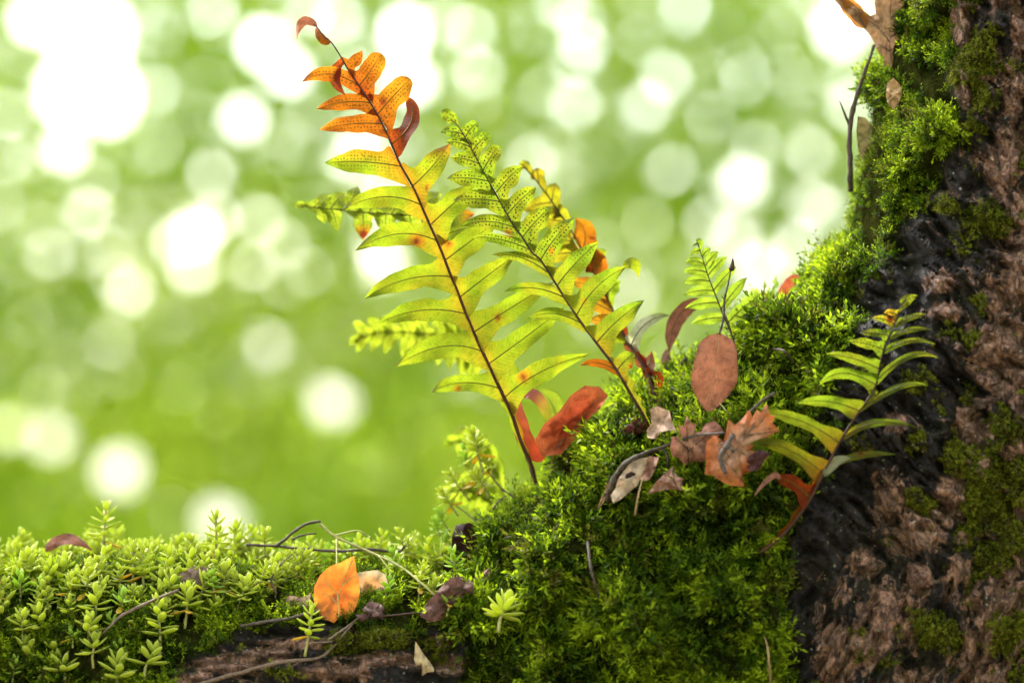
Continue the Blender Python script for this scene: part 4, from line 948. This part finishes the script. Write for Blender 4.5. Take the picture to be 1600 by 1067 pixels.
for lab, poly, cen, col, off in [
    ('black-brown rolled leaf at the corner between limb and moss', [(706, 838), (712, 820), (734, 816), (752, 828), (756, 848), (742, 862), (722, 862), (706, 856)], (730, 842), (.030, .012, .010), .012),
    ('wide folded brown leaf at the foot of the moss mound', [(656, 962), (668, 940), (690, 916), (704, 902), (722, 900), (740, 910), (738, 940), (728, 956), (706, 950), (690, 968), (672, 972)], (704, 934), (.15, .075, .062), .014),
    ('pinkish brown leaf pressed against the moss mound', [(734, 908), (748, 896), (766, 886), (764, 908), (756, 928), (742, 930)], (748, 910), (.28, .16, .12), .012),
    ('dark brown leaf wedged behind the folded leaf', [(690, 884), (710, 870), (742, 862), (752, 874), (740, 892), (716, 900), (696, 900)], (720, 882), (.055, .030, .024), .006),
    ('grey-brown leaf under the pale orange leaf', [(566, 952), (578, 938), (596, 944), (606, 958), (596, 970), (574, 972)], (586, 956), (.24, .15, .14), .008),
    ('flat brown leaf at the foot of the bright orange leaf', [(556, 960), (576, 958), (600, 968), (592, 976), (570, 978)], (576, 968), (.17, .085, .08), .006)]:
    fan_leaf('leaf_scrap', lab, poly, cen, flat(*cen, off, .2, .3), col, amp=.005, curl=.004, n=40)
# twigs on the limb
tl = lambda a_, b_, o_=.012: (a_, b_, SY(a_, max(b_, 898)) - o_)
twig('fallen_twig', 'dark forked twig lying over the stonecrop left of centre', [(385, 851, .012), (434, 853, .010), (470, 857, .008), (530, 861, .008), (580, 858, .014), (620, 862, .02), (634, 852, .02)], 2.8, 2.6, twigs=[([(430, 853, .010), (446, 842, .008), (461, 829, .006), (480, 818, .006), (501, 814, .006)], 3.2, 2.6), ([(456, 843, .008), (472, 836, .010), (494, 833, .014)], 2.2, 1.6)])
twig('trailing_stem', 'yellow-green trailing stonecrop stem sloping over the leaves to the right', [(500, 818, .006), (524, 838, .002), (568, 858, -.004), (600, 872, -.010), (630, 888, -.018), (662, 914, -.030), (680, 930, -.034), (698, 942, -.034)], 2.8, 1.6, M_STEM, 'stem', twigs=[([(524, 836, .002), (560, 829, .004), (580, 842, .004)], 1.6, 1.0), ([(526, 842, .0), (526, 880, -.02), (529, 964, -.055)], 1.4, .8), ([(592, 868, -.01), (604, 884, -.016), (612, 896, -.02)], 1.6, .9)])
twig('fallen_twig', 'slender brown twig resting on the stonecrop at left', [tl(152, 998, .006), tl(170, 980, .012), tl(188, 963, .016), tl(230, 942, .020), tl(279, 921, .024)], 2.0, 2.8, M_TWIGL)
twig('fallen_twig', 'thin dark twig ending at the bright orange leaf', [tl(376, 978, .008), tl(410, 972, .012), tl(450, 966, .014), tl(498, 953, .016)], 3.2, 2.2)
twig('fallen_twig', 'grey twig lying on bare bark at the bottom of the limb', [tl(300, 1072, .004), tl(380, 1049, .006), tl(440, 1034, .008), tl(496, 1028, .008), tl(520, 1010, .010), tl(556, 968, .016)], 3.6, 2.2, M_TWIGL, twigs=[([tl(512, 1000, .012), tl(535, 984, .016), tl(562, 964, .018)], 2.2, 1.6), ([tl(487, 1004, .008), tl(505, 1003, .010), tl(519, 1002, .010)], 1.6, 1.4)])
twig('fallen_twig', 'long thin reddish stem lying under the brown leaves', [tl(556, 966, .012), tl(600, 962, .014), tl(655, 958, .014), tl(690, 968, .012)], 1.5, 1.2, M_RACH)
twig('fallen_twig', 'thin forked dark twig left of the orange leaf', [tl(432, 928, .010), (424, 905, -.02), (440, 880, -.012), (463, 860, .004)], 2.4, 1.0)
twig('fallen_twig', 'thin curved stem climbing the left shoulder of the moss', [(764, 838, SY(770, 850) - .008), (766, 808, SY(785, 815) - .012), (776, 786, .0), (790, 774, .004)], 1.6, 1.2, M_TWIGL)
# leaf and stem caught on the trunk
yt = SY(1392, 60) - .026
OAK = [(1396, 122), (1388, 112), (1380, 100), (1384, 92), (1372, 82), (1366, 68), (1358, 54), (1344, 40), (1326, 24), (1310, 8), (1298, -6), (1312, -12), (1330, 4), (1346, 18), (1358, 26), (1368, 22), (1366, 4), (1372, -20), (1396, -34), (1418, -28), (1420, -6), (1424, 14), (1412, 22), (1408, 30), (1414, 42), (1406, 52), (1404, 66), (1412, 78), (1408, 94), (1402, 112)]
fan_leaf('oak_leaf', 'dry brown lobed leaf caught on the trunk with an orange arm', OAK, (1388, 48), lambda a_, b_: yt + K * (a_ - 1388) * .2, (.36, .215, .12), veins=[[(1396, 120), (1390, 70), (1392, 10), (1398, -24)], [(1390, 66), (1376, 48), (1360, 34)], [(1391, 60), (1402, 50), (1410, 44)], [(1391, 30), (1404, 20), (1416, 14)], [(1390, 80), (1380, 74), (1372, 70)]], rim=(.42, .24, .12), curl=-.002)
blade_leaf('oak_leaf', 'orange-tipped dry leaf arm reaching left off the trunk leaf', (1352, 44), (1332, 16), (1300, -12), 14, yt - .004, (.55, .22, .05), col2=(.8, .30, .03), mat=M_THIN, slope=.3)
fan_leaf('leaf_scrap', 'brown leaf scrap on the moss under the dry trunk leaf', [(1386, 130), (1396, 122), (1406, 132), (1410, 148), (1404, 162), (1396, 172), (1388, 164), (1384, 150)], (1397, 148), flat(1397, 148, .010), (.34, .22, .10), n=36)
fan_leaf('leaf_scrap', 'olive dry leaf pressed in the moss beside the trunk twig', [(1340, 182), (1352, 184), (1362, 196), (1360, 220), (1352, 246), (1346, 250), (1340, 228), (1338, 204)], (1350, 214), flat(1350, 214, .010), (.24, .20, .08), n=36)
yq = SY(1345, 200) - .026
twig('trunk_twig', 'bare brown twig standing along the mossy edge of the trunk', [(1329, 298, yq + .01), (1328, 250, yq), (1329, 195, yq - .002), (1338, 152, yq - .004), (1352, 110, yq - .006), (1366, 70, yq - .006)], 5.2, 3.2, twigs=[([(1329, 200, yq), (1320, 178, yq - .002), (1312, 158, yq - .002)], 3.4, 1.0)])
# ------------------------------------------------------------------ stonecrop on the limb
def succ_leaf_mesh(name, seed, w_, th_):
    r = np.random.default_rng(seed); n, m = 7, 8
    t = np.linspace(0, 1, n + 1)
    prof = np.sin(np.pi * np.clip(t * .93 + .05, 0, 1)) ** .7 * (1 - .25 * (1 - t)) ; prof[-1] = .04; prof[0] = .22
    V, Cc = [], []
    base = np.array((.74, .86, .075)) * r.uniform(.9, 1.1); edge = np.array((.95, .98, .34))
    for i in range(n + 1):
        for j in range(m):
            a_ = 2 * math.pi * j / m; cx, cz = math.cos(a_), math.sin(a_)
            V.append((cx * w_ * prof[i], t[i], cz * th_ * prof[i] + .16 * t[i] ** 2 + .05 * abs(cx) * prof[i]))
            q = abs(cx) ** 6 * .6 + .35 * sstep(.7, 1, t[i]); Cc.append(base + (edge - base) * min(1, q))
    F = [(i * m + j, i * m + (j + 1) % m, (i + 1) * m + (j + 1) % m, (i + 1) * m + j) for i in range(n) for j in range(m)]
    F += [tuple(range(m))[::-1], tuple(n * m + j for j in range(m))]
    me = bpy.data.meshes.new(name); me.from_pydata(V, [], F); me.polygons.foreach_set('use_smooth', np.ones(len(F), bool))
    at = me.color_attributes.new('Col', 'FLOAT_COLOR', 'POINT'); c4 = np.ones((len(V), 4), np.float32); c4[:, :3] = Cc; at.data.foreach_set('color', c4.ravel())
    me.materials.append(M_SUCC); return me
LEAFM = [succ_leaf_mesh('stonecrop_leaf', i, .215 + .025 * i, .06) for i in range(3)]
def tint_mesh(me, f, name):
    m2 = me.copy(); m2.name = name
    at = m2.color_attributes['Col']; c4 = np.empty(len(m2.vertices) * 4, np.float32); at.data.foreach_get('color', c4); c4 = c4.reshape(-1, 4); c4[:, :3] *= f
    at.data.foreach_set('color', c4.ravel()); return m2
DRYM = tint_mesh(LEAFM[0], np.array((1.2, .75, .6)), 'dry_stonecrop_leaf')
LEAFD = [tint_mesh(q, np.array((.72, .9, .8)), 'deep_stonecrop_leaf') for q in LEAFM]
def sprig_template(seed, whorls, height, leaf, dry=0, per=3, deep=False):
    """list of (name, mesh, matrix) in a sprig's own space, metres"""
    r = np.random.default_rng(seed); parts = []
    pts = [np.array((0, 0, -.004))]; lean = r.normal(size=2) * .15
    for k in range(1, 6): pts.append(np.array((lean[0] * (k / 5) ** 2 * height, lean[1] * (k / 5) ** 2 * height, height * k / 5)))
    V, F = tube_geo(catmull(pts, 3), np.array((.0009, .0007)), 6)
    me = bpy.data.meshes.new('stonecrop_stem'); me.from_pydata(V.tolist(), [], F); me.polygons.foreach_set('use_smooth', np.ones(len(F), bool)); me.materials.append(M_STEM)
    parts.append(('stem', me, Matrix.Identity(4)))
    for k in range(whorls):
        f = (k + 1) / whorls; p = Vector((lean[0] * f ** 2 * height, lean[1] * f ** 2 * height, height * (.25 + .75 * f)))
        for q in range(per):
            az = q * 2 * math.pi / per + k * math.pi / per + r.normal() * .18
            el = math.radians(-8 + 62 * f ** 1.6 + r.normal() * 9)
            sc_ = leaf * (1.08 - .38 * f) * r.uniform(.85, 1.15)
            isdry = k < 1 and dry and r.random() < .5
            me_ = DRYM if isdry else (LEAFD if deep else LEAFM)[r.integers(3)]
            if isdry: el = math.radians(-30)
            parts.append(('leaf', me_, Matrix.Translation(p) @ Matrix.Rotation(az, 4, 'Z') @ Matrix.Rotation(el, 4, 'X') @ Matrix.Scale(sc_, 4)))
    for q in range(2):
        parts.append(('leaf', LEAFM[0], Matrix.Translation(Vector((lean[0] * height, lean[1] * height, height))) @ Matrix.Rotation(q * 3.1 + 1, 4, 'Z') @ Matrix.Rotation(math.radians(74), 4, 'X') @ Matrix.Scale(leaf * .5, 4)))
    return parts
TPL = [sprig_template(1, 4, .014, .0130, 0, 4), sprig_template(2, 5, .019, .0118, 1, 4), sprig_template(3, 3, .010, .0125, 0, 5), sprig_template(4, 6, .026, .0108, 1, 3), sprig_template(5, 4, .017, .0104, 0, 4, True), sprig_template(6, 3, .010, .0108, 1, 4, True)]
def sprig(tp, px, py, Y, sc_, tilt, spin, label, group):
    o = thing('stonecrop_sprig', P(px, py, Y), label, 'stonecrop', group)
    m = Matrix.Rotation(tilt[0], 3, 'X') @ Matrix.Rotation(tilt[1], 3, 'Y') @ Matrix.Rotation(spin, 3, 'Z')
    o.rotation_euler = m.to_euler(); o.scale = (sc_,) * 3
    for nm, me, mt in TPL[tp]:
        c = bpy.data.objects.new(nm, me); C.objects.link(c); c.parent = o; c.matrix_local = mt
    return o
GRP = 'stonecrop sprigs on the mossy limb'
for (px, py, tp, sc_, ty_, lab) in [
    (250, 1018, 3, 1.15, 0, 'tall stonecrop sprig with many leaf pairs standing before the slender twig'), (290, 972, 1, 1.0, .1, 'stonecrop sprig with one long drooping leaf right of the tall sprig'),
    (226, 1050, 2, 1.1, 0, 'low stonecrop rosette directly below the tall many-leaved sprig'), (182, 1076, 0, 1.1, .1, 'stonecrop sprig with a cream leaf cut by the bottom edge'),
    (102, 1062, 2, 1.1, -.1, 'flat stonecrop rosette alone on dark moss at lower left'), (114, 1005, 5, .7, 0, 'tiny two-leaved stonecrop shoot by the lower left moss'),
    (478, 1016, 3, .95, .15, 'stonecrop shoot growing alone on bare bark below the orange leaf'), (780, 975, 2, 1.25, .1, 'stonecrop rosette at the foot of the moss mound'),
    (162, 872, 3, 1.15, .0, 'tallest stonecrop sprig standing above the carpet at left'), (336, 884, 3, 1.1, .1, 'upright stonecrop sprig with narrow leaves on the crest'),
    (414, 862, 0, .75, 0, 'small lone stonecrop bud sprig left of the dark forked twig'), (600, 950, 4, .95, 0, 'dark green stonecrop sprig beside the pale orange leaf'),
    (716, 912, 4, 1.0, -.1, 'stonecrop sprig with blue-green tip in front of the brown folded leaf'), (752, 728, 1, 1.0, -.3, 'blurred stonecrop sprig high on the left shoulder of the moss'),
    (700, 955, 5, .9, .2, 'stonecrop sprig hanging over the brown folded leaf'), (564, 930, 5, .8, .1, 'small stonecrop sprig growing between the two orange leaves')]:
    yy = SY(px, max(py, 900)) - (.026 if px > 690 else .006) if py > 880 else (.028 if px < 700 else .03)
    sprig(tp, px, py, yy, sc_, (-.35 if py > 930 else -.1, ty_), random.uniform(0, 6), lab, GRP)
rs = random.Random(5)
PEND = []
def zone_of(px):
    for x1, nm in ((50, 'at the far left edge'), (150, 'around the arched brown leaf'), (245, 'above the slender twig'), (345, 'around the grey-pink leaf'), (1e9, 'left of the dark forked twig')):
        if px < x1: return nm
def zone_tangle(px):
    for x1, nm in ((500, 'left of the orange leaf'), (570, 'behind the orange leaf'), (640, 'behind the pale orange leaf'), (1e9, 'near the dark leaf corner')):
        if px < x1: return nm
# dense carpet at the left
for row, (pyb, n, yoff) in enumerate([(882, 22, 'b2'), (892, 24, 'b1'), (902, 25, 'c'), (920, 24, 'f'), (940, 22, 'f'), (960, 17, 'f'), (990, 13, 'f'), (1025, 10, 'f'), (1055, 9, 'f')]):
    for i in range(n):
        px = -25 + 470 * (i + rs.uniform(.1, .9)) / n; py = pyb + 5 + rs.uniform(-7, 7) + (10 * math.sin(px * .031 + row) if row < 3 else 0)
        if row == 5 and (px > 330): continue
        if row > 5 and (px > 290 - 60 * (row - 6) or abs(px - 250) < 26 or abs(px - 102) < 22): continue
        if row == 4 and px > 400: continue
        Y = {'b2': .062, 'b1': .046, 'c': .028}.get(yoff) if yoff != 'f' else SY(px, py) - .003
        tp = rs.choice([0, 0, 1, 1, 3, 2] if row < 4 else [0, 1, 2, 4, 5])
        o = sprig(tp, px, py, Y + rs.uniform(-.004, .004), rs.uniform(.65, 1.1), (rs.uniform(-.5, .1), rs.uniform(-.35, .35)), rs.uniform(0, 6.28), 'x', GRP)
        PEND.append((('skyline row', 'back row', 'crest row', 'row below crest', 'lower row', 'front edge', 'upper dark-moss slope', 'middle dark-moss slope', 'bottom dark-moss slope')[row], zone_of(px), px, o))
for i in range(58):
    px = rs.uniform(430, 745); back = rs.random() < .55
    py = rs.uniform(880, 900) if back else rs.uniform(900, 948)
    if not back and (485 < px < 610 or px > 690): continue
    Y = rs.uniform(.02, .06) if back else SY(px, py) - .003
    o = sprig(rs.choice([1, 3, 3, 4, 0]), px, py, Y, rs.uniform(.6, .95), (rs.uniform(-.5, .2), rs.uniform(-.5, .5)), rs.uniform(0, 6.28), 'x', GRP)
    PEND.append(('tangle skyline' if back else 'tangle front', zone_tangle(px), px, o))
for (px, py, Y) in [(712, 800, .045), (728, 775, .045), (745, 760, .04), (770, 742, .035), (735, 738, .045), (700, 826, .045), (762, 772, .03), (690, 846, .045)]:
    o = sprig(rs.choice([1, 4]), px, py, Y, rs.uniform(.6, .85), (rs.uniform(-.3, .1), rs.uniform(-.9, -.2)), rs.uniform(0, 6.28), 'x', GRP)
    PEND.append(('trailing clump', "beside the moss's left shoulder", px, o))
ORD = ['leftmost', 'second from left', 'third from left', 'fourth from left', 'fifth from left', 'sixth from left', 'seventh from left', 'eighth from left', 'ninth from left', 'tenth from left', 'eleventh from left', 'twelfth from left']
zones = {}
for rw, zn, px, o in PEND: zones.setdefault((rw, zn), []).append((px, o))
for (rw, zn), lst in zones.items():
    lst.sort(key=lambda q: q[0])
    for k, (px, o) in enumerate(lst):
        o['label'] = ('%s stonecrop sprig of the %s %s' % (ORD[min(k, 11)], rw, zn)) if len(lst) > 1 else 'only stonecrop sprig of the %s %s' % (rw, zn)
twig('trailing_stem', 'thin stonecrop stem trailing off the left shoulder of the moss', [(806, 778, .03), (785, 764, .032), (768, 744, .034), (758, 728, .03)], 2.0, 1.2, M_TWIGL, 'stem')
twig('trailing_stem', 'bare thin stem crossing below the trailing stonecrop', [(760, 826, .03), (742, 812, .036), (722, 796, .04), (712, 790, .04)], 1.8, 1.0, M_TWIGL, 'stem')
# ------------------------------------------------------------------ woodland beyond, out of focus
GAPS = [(140, 60, 75, 95), (110, 150, 60, 60), (170, 150, 45, 70), (100, 235, 22, 22), (60, 30, 40, 30), (410, 70, 28, 40), (450, 110, 26, 30), (380, 185, 18, 18), (330, 20, 12, 10), (630, 55, 26, 48), (640, 130, 26, 30), (480, 20, 12, 10),
  (600, 410, 24, 30), (545, 245, 26, 12), (137, 333, 13, 13), (310, 360, 16, 14), (340, 345, 12, 12), (300, 420, 17, 14), (405, 345, 10, 10), (330, 275, 13, 12), (245, 138, 9, 9), (440, 440, 6, 6), (205, 400, 6, 6),
  (185, 735, 36, 35), (80, 685, 26, 26), (15, 670, 20, 20), (345, 812, 36, 32), (520, 630, 27, 27), (420, 540, 16, 16), (270, 800, 7, 7), (70, 610, 7, 7), (15, 180, 10, 10), (120, 620, 6, 6),
  (750, 115, 9, 9), (900, 100, 12, 12), (900, 165, 12, 12), (870, 225, 6, 6), (1040, 125, 14, 14), (1010, 165, 9, 9), (1110, 185, 9, 9), (1045, 265, 14, 14), (1160, 285, 28, 26), (1150, 370, 26, 24), (1190, 420, 30, 28), (1245, 385, 14, 16), (1265, 235, 13, 13),
  (1310, 45, 30, 36), (1335, 25, 24, 30), (1330, 165, 12, 14), (1225, 110, 6, 6), (1165, 120, 6, 6), (1110, 345, 10, 10), (990, 460, 10, 12), (1290, 330, 10, 10), (700, 35, 9, 9), (560, 120, 10, 10), (1000, 60, 6, 6), (1180, 480, 20, 10), (730, 590, 7, 7), (930, 500, 7, 7), (530, 30, 10, 10), (250, 50, 9, 10)]
def leaf_cloud(pos, size, r):
    n = len(pos)
    d = r.normal(size=(n, 3)); d[:, 2] -= .4; d /= np.linalg.norm(d, axis=1)[:, None]
    u = r.normal(size=(n, 3)); s_ = np.cross(d, u); s_ /= np.linalg.norm(s_, axis=1)[:, None]
    nn = np.cross(s_, d)
    L = size[:, None]; W = L * .32
    V = np.stack([pos - d * L * .5, pos + s_ * W + nn * L * .08, pos + d * L * .5, pos - s_ * W + nn * L * .08], 1)
    b0 = (np.arange(n) * 4)[:, None]
    F = np.concatenate([b0 + np.array([0, 1, 2]), b0 + np.array([0, 2, 3])])
    return V.reshape(-1, 3), F
def proj(p):
    f = S / (S + p[:, 1]); return 800 + p[:, 0] * f / K, 533.5 - p[:, 2] * f / K
r_ = np.random.default_rng(21)
HOLES = [(a_, b_, c_ * (.70 if c_ < 20 or b_ > 500 else .56) + 6, d_ * (.70 if c_ < 20 or b_ > 500 else .56) + 6) for a_, b_, c_, d_ in GAPS]
for _ in range(45):
    q = r_.uniform(4, 9) + 6
    HOLES.append((r_.uniform(-100, 1350), 640 * r_.random() ** 1.4 - 60, q, q * r_.uniform(.8, 1.2)))
def keep_mask(p, r):
    px, py = proj(p)
    gap = np.zeros(len(p), bool)
    for (cx, cy, rx, ry) in HOLES:
        gap |= ((px - cx) / rx) ** 2 + ((py - cy) / ry) ** 2 < 1.0
    return ~gap | (p[:, 1] < 0)
def cloud(n, x0, x1, y0, y1, z0, z1, s0, s1, r, skip=None):
    p = np.stack([r.uniform(x0, x1, n), r.uniform(y0, y1, n), r.uniform(z0, z1, n)], -1)
    k = keep_mask(p, r)
    if skip is not None: k &= ~((np.abs(p[:, 0]) < skip[0]) & (p[:, 2] < skip[1]))
    return p[k], s0, s1
parts_ = [cloud(105000, -2.7, 2.7, 10, 11.6, -1.75, 1.75, .045, .085, r_), cloud(60000, -9, 9, 10, 13, -2.2, 6, .10, .2, r_, (2.7, 1.75)), cloud(20000, -9, 9, 14, 17, -2.4, -.3, .10, .18, r_),
  cloud(13000, -9, 9, -9, -6, -1.1, 7, .15, .28, r_)]      # more wood, unseen behind the viewer, added to dim the frontal skylight
Vs, Fs, off = [], [], 0
for p, s0, s1 in parts_:
    V, F = leaf_cloud(p, r_.uniform(s0, s1, len(p)), r_); Vs.append(V); Fs.append(F + off); off += len(V)
me = bpy.data.meshes.new('woodland'); VV_ = np.vstack(Vs).astype(np.float32); FF_ = np.vstack(Fs).astype(np.int32)
me.vertices.add(len(VV_)); me.vertices.foreach_set('co', VV_.ravel())
me.loops.add(FF_.size); me.loops.foreach_set('vertex_index', FF_.ravel())
me.polygons.add(len(FF_)); me.polygons.foreach_set('loop_start', np.arange(0, FF_.size, 3, dtype=np.int32))
me.materials.append(M_WOOD); me.update(calc_edges=True); me.validate()
wo = bpy.data.objects.new('woodland', me); C.objects.link(wo)
tag(wo, 'sunlit green woodland far behind, blurred, with sky showing through', kind='stuff')
